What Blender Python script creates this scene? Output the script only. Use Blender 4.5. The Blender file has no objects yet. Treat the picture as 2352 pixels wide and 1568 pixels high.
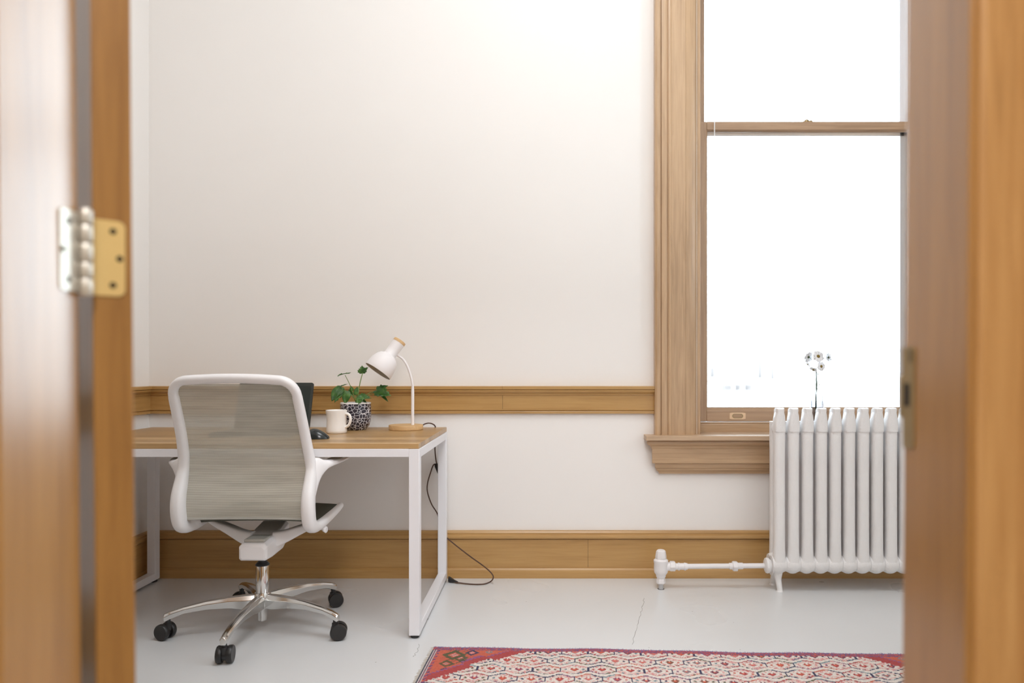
import bpy, bmesh, math, random
from mathutils import Vector, Matrix
import numpy as np

sc = bpy.context.scene
COL = sc.collection
PI = math.pi
F = 1650.0            # focal length in pixels of the 2352 px wide frame
CH = 1.025            # camera height
VX, VY = 1260.0, 845.0

# ------------------------------------------------------------------ camera, sky, exposure
cd = bpy.data.cameras.new('camera')
cam = bpy.data.objects.new('camera', cd)
COL.objects.link(cam)
cam.location = (0, 0, CH)
cam.rotation_euler = (PI / 2, 0, 0)
cd.sensor_width = 36.0
cd.lens = 36.0 * F / 2352.0
cd.shift_x = -(VX - 1176.0) / 2352.0
cd.shift_y = (VY - 784.0) / 2352.0
cd.clip_start = 0.02
cd.dof.use_dof = True
cd.dof.focus_distance = 2.95
cd.dof.aperture_fstop = cd.lens / 13.5
sc.camera = cam

world = bpy.data.worlds.new('sky')
sc.world = world
world.use_nodes = True
bgn = world.node_tree.nodes['Background']
bgn.inputs['Color'].default_value = (0.76, 0.90, 1.0, 1)
bgn.inputs['Strength'].default_value = 9.8

def portal(name, loc, rot, sx, sy):
    l = bpy.data.lights.new(name, 'AREA')
    l.shape = 'RECTANGLE'; l.size = sx; l.size_y = sy
    l.cycles.is_portal = True
    o = bpy.data.objects.new(name, l)
    o.location = loc; o.rotation_euler = rot
    COL.objects.link(o)
portal('window_portal', (1.325, 3.80, 2.25), (-PI / 2, 0, 0), 1.2, 3.0)
portal('side_window_portal', (3.18, 1.60, 2.65), (0, PI / 2, 0), 2.4, 0.8)

def area(name, loc, rot, sx, sy, power, color):
    l = bpy.data.lights.new(name, 'AREA')
    l.shape = 'RECTANGLE'; l.size = sx; l.size_y = sy
    l.energy = power; l.color = color
    o = bpy.data.objects.new(name, l)
    o.location = loc; o.rotation_euler = rot
    COL.objects.link(o)
area('hallway_fill_light', (0.1, -0.9, 3.1), (0, 0, 0), 0.9, 0.9, 74, (0.98, 0.97, 1.0))  # unseen area light, added to brighten casings and door edge from the hall
area('room_fill_light', (0.1, 1.75, 4.1), (0, 0, 0), 1.2, 1.2, 44, (0.95, 0.975, 1.0))  # added fill for walls and open floor; no known fixture in this room

vs = sc.view_settings
sc.display_settings.display_device = 'sRGB'
vs.view_transform = 'Standard'
vs.look = 'None'
vs.gamma = 1.0
vs.use_curve_mapping = False
vs.exposure = 0.13
sc.cycles.max_bounces = 14
sc.cycles.diffuse_bounces = 9
sc.cycles.glossy_bounces = 5
sc.cycles.transparent_max_bounces = 16
sc.cycles.transmission_bounces = 8
sc.cycles.caustics_reflective = False
sc.cycles.caustics_refractive = False
sc.cycles.sample_clamp_indirect = 6.0

# ------------------------------------------------------------------ helpers
def W(px, py, Y):
    return Vector(((px - VX) * Y / F, Y, CH - (py - VY) * Y / F))

def srgb(r, g, b):
    f = lambda c: (c / 255 / 12.92) if c / 255 <= 0.04045 else ((c / 255 + 0.055) / 1.055) ** 2.4
    return (f(r), f(g), f(b), 1)

def tag(o, label=None, cat=None, group=None, kind=None):
    if label: o['label'] = label
    if cat: o['category'] = cat
    if group: o['group'] = group
    if kind: o['kind'] = kind
    return o

def thing(name, loc, label=None, cat=None, rz=0.0, group=None, kind=None):
    o = bpy.data.objects.new(name, None)
    o.empty_display_size = 0.1
    COL.objects.link(o)
    o.location = loc
    o.rotation_euler = (0, 0, rz)
    return tag(o, label, cat, group, kind)

class MB:
    """collects geometry; build() links it as one mesh object"""
    def __init__(self):
        self.bm = bmesh.new()
    def box(self, x0, x1, y0, y1, z0, z1, M=None, mi=0):
        v = [self.bm.verts.new(p) for p in
             ((x0, y0, z0), (x1, y0, z0), (x1, y1, z0), (x0, y1, z0), (x0, y0, z1), (x1, y0, z1), (x1, y1, z1), (x0, y1, z1))]
        if M is not None:
            for q in v: q.co = M @ q.co
        for f in ((0, 3, 2, 1), (4, 5, 6, 7), (0, 1, 5, 4), (1, 2, 6, 5), (2, 3, 7, 6), (3, 0, 4, 7)):
            self.bm.faces.new([v[i] for i in f]).material_index = mi
        return self
    def loft(self, rings, closed=False, cap=True, mi=0):
        vr = [[self.bm.verts.new(p) for p in r] for r in rings]
        n = len(vr[0]); m = len(vr)
        for i in range(m if closed else m - 1):
            a, b = vr[i], vr[(i + 1) % m]
            for j in range(n):
                self.bm.faces.new((a[j], a[(j + 1) % n], b[(j + 1) % n], b[j])).material_index = mi
        if cap and not closed:
            self.bm.faces.new(list(reversed(vr[0]))).material_index = mi
            self.bm.faces.new(vr[-1]).material_index = mi
        return self
    def sweep(self, pts, A, B, wa, wb, seg=12, power=2.0, closed=False, cap=True, mi=0):
        """superelliptic section: A,B axis vectors per point, wa,wb half sizes per point"""
        rings = []
        for i, p in enumerate(pts):
            a = A[i] if isinstance(A, list) else A
            b = B[i] if isinstance(B, list) else B
            ha = wa[i] if isinstance(wa, (list, tuple)) else wa
            hb = wb[i] if isinstance(wb, (list, tuple)) else wb
            r = []
            for k in range(seg):
                t = 2 * PI * (k + 0.5) / seg
                c, s = math.cos(t), math.sin(t)
                e = 2.0 / power
                r.append(Vector(p) + Vector(a) * (math.copysign(abs(c) ** e, c) * ha) + Vector(b) * (math.copysign(abs(s) ** e, s) * hb))
            rings.append(r)
        return self.loft(rings, closed, cap, mi)
    def tube(self, pts, r, seg=10, cap=True, mi=0):
        pts = [Vector(p) for p in pts]
        up = Vector((0.13, 0.31, 0.94)).normalized()
        A, B = [], []
        a = None
        for i in range(len(pts)):
            t = (pts[min(i + 1, len(pts) - 1)] - pts[max(i - 1, 0)]).normalized()
            if a is None:
                a = t.cross(up)
                if a.length < 1e-3: a = t.cross(Vector((1, 0, 0)))
            a = (a - t * a.dot(t)).normalized()
            A.append(a.copy()); B.append(t.cross(a).normalized())
        rr = r if isinstance(r, (list, tuple)) else [r] * len(pts)
        return self.sweep(pts, A, B, list(rr), list(rr), seg, 2.0, False, cap, mi)
    def lathe(self, prof, M=None, seg=32, mi=0):
        """prof: (r, z) list around local Z, r=0 ends close as fans"""
        prev = None
        M = M or Matrix()
        for r, z in prof:
            if r < 1e-6:
                cur = [self.bm.verts.new(M @ Vector((0, 0, z)))]
            else:
                cur = [self.bm.verts.new(M @ Vector((r * math.cos(2 * PI * k / seg), r * math.sin(2 * PI * k / seg), z))) for k in range(seg)]
            if prev is not None:
                if len(prev) == 1 and len(cur) > 1:
                    for k in range(seg): self.bm.faces.new((prev[0], cur[(k + 1) % seg], cur[k])).material_index = mi
                elif len(cur) == 1 and len(prev) > 1:
                    for k in range(seg): self.bm.faces.new((prev[k], prev[(k + 1) % seg], cur[0])).material_index = mi
                elif len(cur) > 1:
                    for k in range(seg): self.bm.faces.new((prev[k], prev[(k + 1) % seg], cur[(k + 1) % seg], cur[k])).material_index = mi
            prev = cur
        return self
    def prism(self, poly, f0, f1, mi=0):
        """poly: list of 2D points, f0/f1 map a 2D point to 3D at the two ends"""
        return self.loft([[f0(p) for p in poly], [f1(p) for p in poly]], mi=mi)
    def build(self, name, mat, parent=None, kind=None, bevel=0.0, bseg=2, smooth=38, local=False, subsurf=0, recalc=True):
        bm = self.bm
        if recalc: bmesh.ops.recalc_face_normals(bm, faces=bm.faces)
        if parent is not None and not local:
            off = Vector(parent.location)
            q = parent.parent
            while q is not None:
                off += Vector(q.location); q = q.parent
            for v in bm.verts: v.co -= off
        for f in bm.faces: f.smooth = True
        lim = math.radians(smooth)
        for e in bm.edges:
            if len(e.link_faces) == 2 and e.calc_face_angle(0) > lim: e.smooth = False
        me = bpy.data.meshes.new(name)
        bm.to_mesh(me); bm.free()
        for m in (mat if isinstance(mat, (list, tuple)) else [mat]): me.materials.append(m)
        o = bpy.data.objects.new(name, me)
        COL.objects.link(o)
        if parent is not None: o.parent = parent
        if bevel > 0:
            b = o.modifiers.new('bevel', 'BEVEL'); b.width = bevel; b.segments = bseg
            b.limit_method = 'ANGLE'; b.angle_limit = math.radians(35); b.harden_normals = False
        if subsurf:
            s = o.modifiers.new('subd', 'SUBSURF'); s.levels = subsurf; s.render_levels = subsurf
        if kind: o['kind'] = kind
        return o

def smooth_path(pts, n=8):
    """Catmull-Rom through the points (any dimension)"""
    P = [Vector(p) for p in pts]
    out = []
    for i in range(len(P) - 1):
        p0 = P[max(i - 1, 0)]; p1 = P[i]; p2 = P[i + 1]; p3 = P[min(i + 2, len(P) - 1)]
        for k in range(n):
            t = k / n
            out.append(0.5 * ((2 * p1) + (p2 - p0) * t + (2 * p0 - 5 * p1 + 4 * p2 - p3) * t * t + (3 * p1 - p0 - 3 * p2 + p3) * t ** 3))
    out.append(P[-1])
    return out

# ------------------------------------------------------------------ materials
class NT:
    def __init__(self, name):
        self.m = bpy.data.materials.new(name); self.m.use_nodes = True
        self.t = self.m.node_tree
        self.b = self.t.nodes['Principled BSDF']
        self.out = self.t.nodes['Material Output']
    def n(self, typ, **kw):
        x = self.t.nodes.new(typ)
        for k, v in kw.items(): setattr(x, k, v)
        return x
    def l(self, a, b): self.t.links.new(a, b)
    def coord(self, scale=(1, 1, 1), rot=(0, 0, 0), out='Object'):
        tc = self.n('ShaderNodeTexCoord'); mp = self.n('ShaderNodeMapping')
        mp.inputs['Scale'].default_value = scale; mp.inputs['Rotation'].default_value = rot
        self.l(tc.outputs[out], mp.inputs['Vector'])
        return mp.outputs['Vector']
    def noise(self, vec, scale, detail=3, rough=0.55, dist=0.0):
        x = self.n('ShaderNodeTexNoise')
        x.inputs['Scale'].default_value = scale; x.inputs['Detail'].default_value = detail
        x.inputs['Roughness'].default_value = rough; x.inputs['Distortion'].default_value = dist
        if vec is not None: self.l(vec, x.inputs['Vector'])
        return x.outputs['Fac']
    def ramp(self, fac, stops, interp='LINEAR'):
        x = self.n('ShaderNodeValToRGB'); cr = x.color_ramp; cr.interpolation = interp
        while len(cr.elements) > 1: cr.elements.remove(cr.elements[-1])
        for i, (p, c) in enumerate(stops):
            e = cr.elements[0] if i == 0 else cr.elements.new(p)
            e.position = p; e.color = c if len(c) == 4 else (*c, 1)
        self.l(fac, x.inputs['Fac'])
        return x.outputs['Color']
    def math(self, op, a, b=None, c=None):
        x = self.n('ShaderNodeMath', operation=op)
        for i, v in enumerate((a, b, c)):
            if v is None: continue
            if isinstance(v, (int, float)): x.inputs[i].default_value = v
            else: self.l(v, x.inputs[i])
        return x.outputs[0]
    def mix(self, fac, a, b, blend='MIX'):
        x = self.n('ShaderNodeMix', data_type='RGBA', blend_type=blend)
        for s, v in ((x.inputs[0], fac), (x.inputs[6], a), (x.inputs[7], b)):
            if isinstance(v, (int, float)): s.default_value = v
            elif isinstance(v, tuple): s.default_value = v if len(v) == 4 else (*v, 1)
            else: self.l(v, s)
        return x.outputs[2]
    def bump(self, h, strength=0.2, dist=0.002):
        x = self.n('ShaderNodeBump'); x.inputs['Strength'].default_value = strength; x.inputs['Distance'].default_value = dist
        self.l(h, x.inputs['Height']); self.l(x.outputs['Normal'], self.b.inputs['Normal'])
    def set(self, **kw):
        for k, v in kw.items():
            s = self.b.inputs[k.replace('_', ' ')]
            if isinstance(v, (int, float, tuple)): s.default_value = v
            else: self.l(v, s)
        return self.m

def plain(name, col, rough=0.5, metal=0.0, spec=0.5, coat=0.0, bump=0.0, bscale=200, var=0.04):
    t = NT(name)
    v = t.coord()
    nz = t.noise(v, 14, 3)
    c2 = tuple(min(1, c * (1 + var)) for c in col[:3]) + (1,)
    c1 = tuple(c * (1 - var) for c in col[:3]) + (1,)
    t.set(Base_Color=t.mix(nz, c1, c2), Roughness=rough, Metallic=metal, Specular_IOR_Level=spec, Coat_Weight=coat)
    if bump: t.bump(t.noise(v, bscale, 2), bump, 0.001)
    return t.m

def wood(name, c_lo, c_hi, axis='X', rough=0.38, coat=0.25, knots=True, bump=0.12, spec=0.5, coat_rough=0.2):
    t = NT(name)
    st = {'X': (1.2, 26, 26), 'Y': (26, 1.2, 26), 'Z': (26, 26, 1.2)}[axis]
    st2 = {'X': (0.5, 5, 5), 'Y': (5, 0.5, 5), 'Z': (5, 5, 0.5)}[axis]
    a = t.noise(t.coord(st), 3.0, 5, 0.62, 0.6)
    b = t.noise(t.coord(st2), 1.6, 3, 0.5, 1.4)
    f = t.math('ADD', t.math('MULTIPLY', a, 0.55), t.math('MULTIPLY', b, 0.45))
    mid = tuple((x + y) / 2 for x, y in zip(c_lo[:3], c_hi[:3])) + (1,)
    dark = tuple(x * 0.80 for x in c_lo[:3]) + (1,)
    c = t.ramp(f, [(0.26, dark), (0.40, c_lo), (0.50, mid), (0.64, c_hi)])
    t.set(Base_Color=c, Roughness=rough, Coat_Weight=coat, Coat_Roughness=coat_rough, Specular_IOR_Level=spec)
    t.bump(a, bump, 0.001)
    return t.m

TRIM_LO, TRIM_HI = (0.40, 0.255, 0.14, 1), (0.54, 0.36, 0.21, 1)
BASE_LO, BASE_HI = (0.405, 0.225, 0.072, 1), (0.49, 0.29, 0.103, 1)
DOOR_LO, DOOR_HI = (0.36, 0.165, 0.036, 1), (0.48, 0.235, 0.055, 1)
m_trim_x = wood('oak_trim_horizontal', TRIM_LO, TRIM_HI, 'X')
m_trim_y = wood('oak_trim_depth', TRIM_LO, TRIM_HI, 'Y')
m_trim_z = wood('oak_trim_vertical', TRIM_LO, TRIM_HI, 'Z')
m_base_x = wood('oak_baseboard', BASE_LO, BASE_HI, 'X')
m_base_y = wood('oak_baseboard_depth', BASE_LO, BASE_HI, 'Y')
m_hallcasing = wood('hall_casing_varnish', (0.42, 0.21, 0.062, 1), (0.54, 0.30, 0.105, 1), 'Z', rough=0.4)
DL2, DH2 = tuple(c * 0.74 for c in DOOR_LO[:3]) + (1,), tuple(c * 0.76 for c in DOOR_HI[:3]) + (1,)
m_door = wood('varnished_door', DL2, DH2, 'Z', rough=0.4)
m_jamb = wood('varnished_jamb', tuple(c * 0.85 for c in DOOR_LO[:3]) + (1,), tuple(c * 0.85 for c in DOOR_HI[:3]) + (1,), 'Z', rough=0.28, coat=0.9, coat_rough=0.24)

def wall_mat(name, col):
    t = NT(name)
    v = t.coord()
    n1 = t.noise(v, 1.2, 3)
    c = t.mix(n1, tuple(x * 0.985 for x in col) + (1,), tuple(min(1, x * 1.01) for x in col) + (1,))
    t.set(Base_Color=c, Roughness=0.55, Specular_IOR_Level=0.3)
    t.bump(t.noise(v, 90, 4), 0.06, 0.002)
    return t.m
m_wall = wall_mat('eggshell_wall_paint', (0.82, 0.79, 0.762))
m_ceil = wall_mat('ceiling_paint', (0.82, 0.81, 0.79))
m_hall = wall_mat('hallway_paint', (0.70, 0.62, 0.52))

def floor_mat():
    t = NT('painted_floor')
    v = t.coord()
    n1 = t.noise(v, 2.2, 4)
    c = t.mix(n1, (0.65, 0.66, 0.665, 1), (0.70, 0.71, 0.72, 1))
    # small chips and specks in the paint
    vo = t.n('ShaderNodeTexVoronoi'); vo.inputs['Scale'].default_value = 9.0
    t.l(v, vo.inputs['Vector'])
    speck = t.math('LESS_THAN', vo.outputs['Distance'], 0.022)
    c = t.mix(speck, c, (0.30, 0.29, 0.26, 1))
    r = t.math('ADD', t.math('MULTIPLY', t.noise(v, 2.5, 2), 0.10), 0.24)
    t.set(Base_Color=c, Roughness=r, Specular_IOR_Level=0.62)
    t.bump(t.noise(v, 5, 3, 0.5), 0.05, 0.004)
    return t.m
m_floor = floor_mat()
m_hallfloor = plain('hallway_floor', (0.30, 0.26, 0.21), 0.5)
m_white_metal = plain('white_powder_coat', (0.79, 0.79, 0.82), 0.35, var=0.01)
m_white_plastic = plain('white_chair_plastic', (0.82, 0.805, 0.81), 0.38, var=0.01)
m_grey_plastic = plain('light_grey_plastic', (0.42, 0.41, 0.37), 0.5, var=0.02)
m_black = plain('black_plastic', (0.018, 0.017, 0.017), 0.38)
m_black_soft = plain('dark_laptop_shell', (0.022, 0.026, 0.022), 0.42)
m_screen = plain('dark_screen', (0.016, 0.022, 0.018), 0.28, spec=0.4)
m_mouse = plain('black_mouse_shell', (0.014, 0.018, 0.018), 0.22)
m_chrome = plain('chrome', (0.74, 0.73, 0.72), 0.10, metal=1.0)
m_alu = plain('polished_aluminium', (0.70, 0.69, 0.67), 0.16, metal=1.0)
m_brass = plain('brass', (0.86, 0.64, 0.27), 0.32, metal=0.55)
m_steel = plain('bright_hinge_metal', (0.62, 0.58, 0.50), 0.36, metal=0.55)
m_bronze = plain('antique_bronze', (0.36, 0.27, 0.14), 0.42, metal=0.6)
m_pull = plain('pale_brass_pull', (0.78, 0.56, 0.36), 0.4, metal=0.3)
m_dark = plain('dark_recess', (0.02, 0.017, 0.012), 0.7)
m_screw = plain('dark_screw', (0.06, 0.045, 0.02), 0.4, metal=0.4)
m_ceramic = plain('cream_ceramic', (0.85, 0.82, 0.79), 0.22, coat=0.3, var=0.01)
m_lamp = plain('white_lamp_enamel', (0.80, 0.765, 0.765), 0.4, var=0.01)
m_lampin = plain('lamp_shade_inside', (0.50, 0.47, 0.42), 0.6, var=0.01)
m_bamboo = wood('pale_beech', (0.56, 0.35, 0.16, 1), (0.68, 0.45, 0.22, 1), 'X', rough=0.45, coat=0.0)
m_cable = plain('brown_fabric_cable', (0.085, 0.042, 0.028), 0.75, bump=0.4, bscale=900)
m_soil = plain('potting_soil', (0.035, 0.024, 0.016), 0.9, bump=0.8, bscale=150)
m_stem = plain('green_stem', (0.16, 0.27, 0.06), 0.5)
m_stem_dark = plain('dark_flower_stem', (0.055, 0.085, 0.045), 0.6)
m_petal = plain('white_petal', (0.82, 0.82, 0.84), 0.6, var=0.02)
m_centre = plain('daisy_centre', (0.20, 0.13, 0.02), 0.8, bump=0.8, bscale=900)
m_storm = plain('white_storm_frame', (0.88, 0.90, 0.96), 0.5, var=0.01)
m_cord = plain('white_cord', (0.85, 0.85, 0.85), 0.6)
m_seat = plain('dark_seat_mesh', (0.075, 0.078, 0.060), 0.75, bump=0.5, bscale=700)

def mat_leaf():
    t = NT('plant_leaf')
    v = t.coord()
    c = t.ramp(t.noise(v, 45, 3), [(0.3, (0.018, 0.070, 0.010, 1)), (0.55, (0.045, 0.13, 0.018, 1)), (0.75, (0.10, 0.22, 0.035, 1))])
    t.set(Base_Color=c, Roughness=0.38, Specular_IOR_Level=0.5)
    t.bump(t.noise(v, 220, 3), 0.3, 0.001)
    return t.m
m_leaf = mat_leaf()

def mat_pot():
    t = NT('crackle_glaze_pot')
    v = t.coord((1, 1, 1.15))
    nz = t.n('ShaderNodeTexNoise'); nz.inputs['Scale'].default_value = 22; t.l(v, nz.inputs['Vector'])
    vv = t.n('ShaderNodeMix', data_type='VECTOR'); vv.inputs[0].default_value = 0.012
    t.l(v, vv.inputs[4]); t.l(nz.outputs['Color'], vv.inputs[5])
    vo = t.n('ShaderNodeTexVoronoi', feature='DISTANCE_TO_EDGE'); vo.inputs['Scale'].default_value = 60
    t.l(vv.outputs[1], vo.inputs['Vector'])
    f = t.ramp(vo.outputs['Distance'], [(0.0, (0, 0, 0, 1)), (0.035, (0, 0, 0, 1)), (0.060, (1, 1, 1, 1))])
    c = t.mix(f, (0.72, 0.70, 0.74, 1), (0.020, 0.018, 0.032, 1))
    t.set(Base_Color=c, Roughness=0.18, Coat_Weight=0.4)
    return t.m
m_pot = mat_pot()

def mat_chair_mesh():
    t = NT('woven_back_mesh')
    tc = t.n('ShaderNodeTexCoord'); sp = t.n('ShaderNodeSeparateXYZ'); t.l(tc.outputs['Object'], sp.inputs[0])
    rows = t.math('SINE', t.math('MULTIPLY', sp.outputs['Z'], 2 * PI / 0.0062))
    cols = t.math('SINE', t.math('MULTIPLY', sp.outputs['X'], 2 * PI / 0.0034))
    nz = t.noise(t.coord((1, 1, 14)), 5, 3)
    w = t.math('ADD', t.math('MULTIPLY', rows, 0.15), t.math('MULTIPLY', cols, 0.05))
    f = t.math('ADD', t.math('ADD', w, 0.5), t.math('MULTIPLY', t.math('SUBTRACT', nz, 0.5), 0.5))
    c = t.ramp(f, [(0.15, (0.30, 0.285, 0.24, 1)), (0.6, (0.60, 0.585, 0.51, 1)), (1.0, (0.74, 0.72, 0.64, 1))])
    t.set(Base_Color=c, Roughness=0.7, Specular_IOR_Level=0.2)
    al = t.math('ADD', t.math('MULTIPLY', w, 0.30), 0.84)
    t.set(Alpha=al)
    return t.m
m_mesh = mat_chair_mesh()

def mat_desk():
    t = NT('oak_desktop_boards')
    tc = t.n('ShaderNodeTexCoord'); sp = t.n('ShaderNodeSeparateXYZ'); t.l(tc.outputs['Object'], sp.inputs[0])
    yy = t.math('DIVIDE', t.math('ADD', sp.outputs['Y'], 2.0), 0.093)
    idx = t.math('FLOOR', yy)
    wn = t.n('ShaderNodeTexWhiteNoise', noise_dimensions='1D'); t.l(idx, wn.inputs['W'])
    g = t.noise(t.coord((1.0, 22, 22)), 3.5, 5, 0.6, 0.5)
    f = t.math('ADD', t.math('MULTIPLY', g, 0.7), t.math('MULTIPLY', wn.outputs['Value'], 0.3))
    c = t.ramp(f, [(0.25, (0.27, 0.15, 0.055, 1)), (0.5, (0.42, 0.255, 0.105, 1)), (0.75, (0.54, 0.345, 0.16, 1))])
    fr = t.math('FRACT', yy)
    seam = t.math('LESS_THAN', fr, 0.018)
    c = t.mix(t.math('MULTIPLY', seam, 0.75), c, (0.16, 0.085, 0.03, 1))
    t.set(Base_Color=c, Roughness=0.36, Coat_Weight=0.15, Coat_Roughness=0.25)
    t.bump(g, 0.08, 0.001)
    return t.m
m_desk = mat_desk()

def mat_radiator():
    t = NT('painted_cast_iron')
    v = t.coord()
    s = t.noise(v, 38, 3, 0.6, 3.5)
    chips = t.math('GREATER_THAN', t.noise(t.coord((1, 1, 0.5)), 55, 4, 0.65), 0.735)
    c = t.mix(t.noise(v, 9, 3), (0.75, 0.735, 0.73, 1), (0.82, 0.805, 0.80, 1))
    c = t.mix(chips, c, (0.16, 0.09, 0.06, 1))
    t.set(Base_Color=c, Roughness=0.42, Specular_IOR_Level=0.5)
    t.bump(s, 0.42, 0.004)
    return t.m
m_rad = mat_radiator()

def mat_glass():
    m = bpy.data.materials.new('window_glass'); m.use_nodes = True
    t = m.node_tree; t.nodes.clear()
    out = t.nodes.new('ShaderNodeOutputMaterial'); mx = t.nodes.new('ShaderNodeMixShader')
    tr = t.nodes.new('ShaderNodeBsdfTransparent'); gl = t.nodes.new('ShaderNodeBsdfGlossy')
    gl.inputs['Roughness'].default_value = 0.02
    fr = t.nodes.new('ShaderNodeFresnel'); fr.inputs['IOR'].default_value = 1.45
    t.links.new(fr.outputs[0], mx.inputs[0]); t.links.new(tr.outputs[0], mx.inputs[1]); t.links.new(gl.outputs[0], mx.inputs[2])
    t.links.new(mx.outputs[0], out.inputs[0])
    return m
m_glass = mat_glass()
def mat_thin(name, tint, ior, gain):
    m = bpy.data.materials.new(name); m.use_nodes = True
    t = m.node_tree; t.nodes.clear()
    out = t.nodes.new('ShaderNodeOutputMaterial'); mx = t.nodes.new('ShaderNodeMixShader')
    tr = t.nodes.new('ShaderNodeBsdfTransparent'); tr.inputs[0].default_value = tint
    gl = t.nodes.new('ShaderNodeBsdfGlossy'); gl.inputs['Roughness'].default_value = 0.03
    lw = t.nodes.new('ShaderNodeLayerWeight'); lw.inputs['Blend'].default_value = 0.25
    mu = t.nodes.new('ShaderNodeMath'); mu.operation = 'MULTIPLY'; mu.inputs[1].default_value = gain
    t.links.new(lw.outputs['Facing'], mu.inputs[0]); t.links.new(mu.outputs[0], mx.inputs[0])
    t.links.new(tr.outputs[0], mx.inputs[1]); t.links.new(gl.outputs[0], mx.inputs[2]); t.links.new(mx.outputs[0], out.inputs[0])
    return m
m_vase = mat_thin('clear_vase_glass', (0.88, 0.88, 0.89, 1), 1.45, 1.0)
m_water = mat_thin('vase_water', (0.82, 0.82, 0.84, 1), 1.33, 0.35)

# ------------------------------------------------------------------ the room
YW = 3.535      # back wall face
XL = -1.967     # left wall face
XR = 3.0
YF0, YF1 = 0.80, 0.93   # door wall
ZC = 4.2
WX0, WX1, WZ0, WZ1 = 0.73, 1.92, 0.69, 3.80     # window opening
def struct(mb, name, mat, parent=None, **k): return mb.build(name, mat, parent, kind='structure', **k)

fl = struct(MB().box(XL - 0.1, XR + 0.1, 0.86, YW + 0.2, -0.06, 0.0), 'floor', m_floor)
struct(MB().box(XL - 0.3, XR + 0.2, -2.2, 0.86, -0.06, 0.0), 'floor_hallway', m_hallfloor)
struct(MB().box(XL - 0.1, XR + 0.1, YF0, YW + 0.2, ZC, ZC + 0.08), 'ceiling', m_ceil)
struct(MB().box(XL - 0.3, XR + 0.2, -2.2, YF0, 3.2, 3.28), 'ceiling_hallway', m_ceil)
YB = YW + 0.24
w = MB()
w.box(XL - 0.1, WX0, YW, YB, 0, ZC); w.box(WX1, XR + 0.1, YW, YB, 0, ZC)
w.box(WX0, WX1, YW, YB, 0, WZ0); w.box(WX0, WX1, YW, YB, WZ1, ZC)
struct(w, 'wall_back', m_wall)
struct(MB().box(XL - 0.1, XL, YF1, YW, 0, ZC), 'wall_left', m_wall)
SY0, SY1, SZ0, SZ1 = 1.25, 1.95, 1.50, 3.80      # second window, in the right wall
w = MB()
w.box(XR, XR + 0.15, YF1, SY0, 0, ZC); w.box(XR, XR + 0.15, SY1, YW, 0, ZC)
w.box(XR, XR + 0.15, SY0, SY1, 0, SZ0); w.box(XR, XR + 0.15, SY0, SY1, SZ1, ZC)
struct(w, 'wall_right', m_wall)
DX0, DX1, DZ = -0.609, 0.461, 2.35
w = MB()
w.box(XL - 0.1, DX0 - 0.03, YF0, YF1, 0, ZC); w.box(DX1 + 0.03, XR + 0.1, YF0, YF1, 0, ZC)
w.box(DX0 - 0.03, DX1 + 0.03, YF0, YF1, DZ + 0.03, ZC)
struct(w, 'wall_front', m_wall)
w = MB()
w.box(XL - 0.3, XL - 0.2, -2.2, YF0, 0, 3.2); w.box(XR + 0.1, XR + 0.2, -2.2, YF0, 0, 3.2)
w.box(XL - 0.2, XR + 0.1, -2.3, -2.2, 0, 3.2)
struct(w, 'wall_hallway', m_hall)

# crack and joints in the painted floor
random.seed(4)
def crack(pts, r=0.0011):
    c = []
    for i in range(len(pts) - 1):
        a, b = Vector(pts[i]), Vector(pts[i + 1])
        for k in range(6):
            q = a.lerp(b, k / 6); q.x += random.uniform(-1, 1) * 0.004; q.y += random.uniform(-1, 1) * 0.004
            c.append(q)
    c.append(Vector(pts[-1]))
    m = MB()
    m.sweep(c, Vector((1, 0, 0)), Vector((0, 0, 1)), [r * random.uniform(0.5, 1.2) for _ in c], 0.0004, seg=4)
    return m
def fl_pt(px, py):
    Y = F * CH / (py - VY)
    return ((px - VX) * Y / F, Y, 0.0003)
m_crack = plain('crack_dark', (0.22, 0.21, 0.19), 0.9)
struct(crack([fl_pt(1480, 1372), fl_pt(1476, 1392), fl_pt(1470, 1412), fl_pt(1462, 1440), fl_pt(1452, 1480)]), 'crack', m_crack, fl)
struct(crack([fl_pt(962, 1478), fl_pt(958, 1495), fl_pt(950, 1508)], 0.0008), 'crack', m_crack, fl)

# baseboards: cap, flat board, shoe
def board_profile_x(x0, x1, prof, mat, name, cuts=()):
    m = MB()
    m.prism(prof, lambda p: Vector((x0, YW - p[0], p[1])), lambda p: Vector((x1, YW - p[0], p[1])))
    return struct(m, name, mat, smooth=25)
bprof = [(0, 0.0), (0.034, 0.0), (0.034, 0.030), (0.031, 0.040), (0.024, 0.047), (0.019, 0.0475), (0.019, 0.186), (0.012, 0.187), (0.012, 0.190), (0.028, 0.191),
         (0.030, 0.198), (0.028, 0.207), (0.021, 0.211), (0.021, 0.219), (0.015, 0.226), (0, 0.228)]
bb = board_profile_x(XL, XR, bprof, m_base_x, 'baseboard_back')
m = MB(); m.prism(bprof, lambda p: Vector((XL + p[0], YF1, p[1])), lambda p: Vector((XL + p[0], YW, p[1])))
struct(m, 'baseboard_left', m_base_y, smooth=25)
m = MB(); m.prism(bprof, lambda p: Vector((XR - p[0], YF1, p[1])), lambda p: Vector((XR - p[0], YW, p[1])))
struct(m, 'baseboard_right', m_base_y, smooth=25)
# butt joints of the boards, thin strips of a dark colour
m_joint = plain('dark_joint', (0.16, 0.10, 0.045), 0.9)
jx = W(1350, 0, YW - 0.02).x
struct(MB().box(jx, jx + 0.0018, YW - 0.0193, YW - 0.015, 0.05, 0.186), 'board_joint', m_joint, bb)

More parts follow.
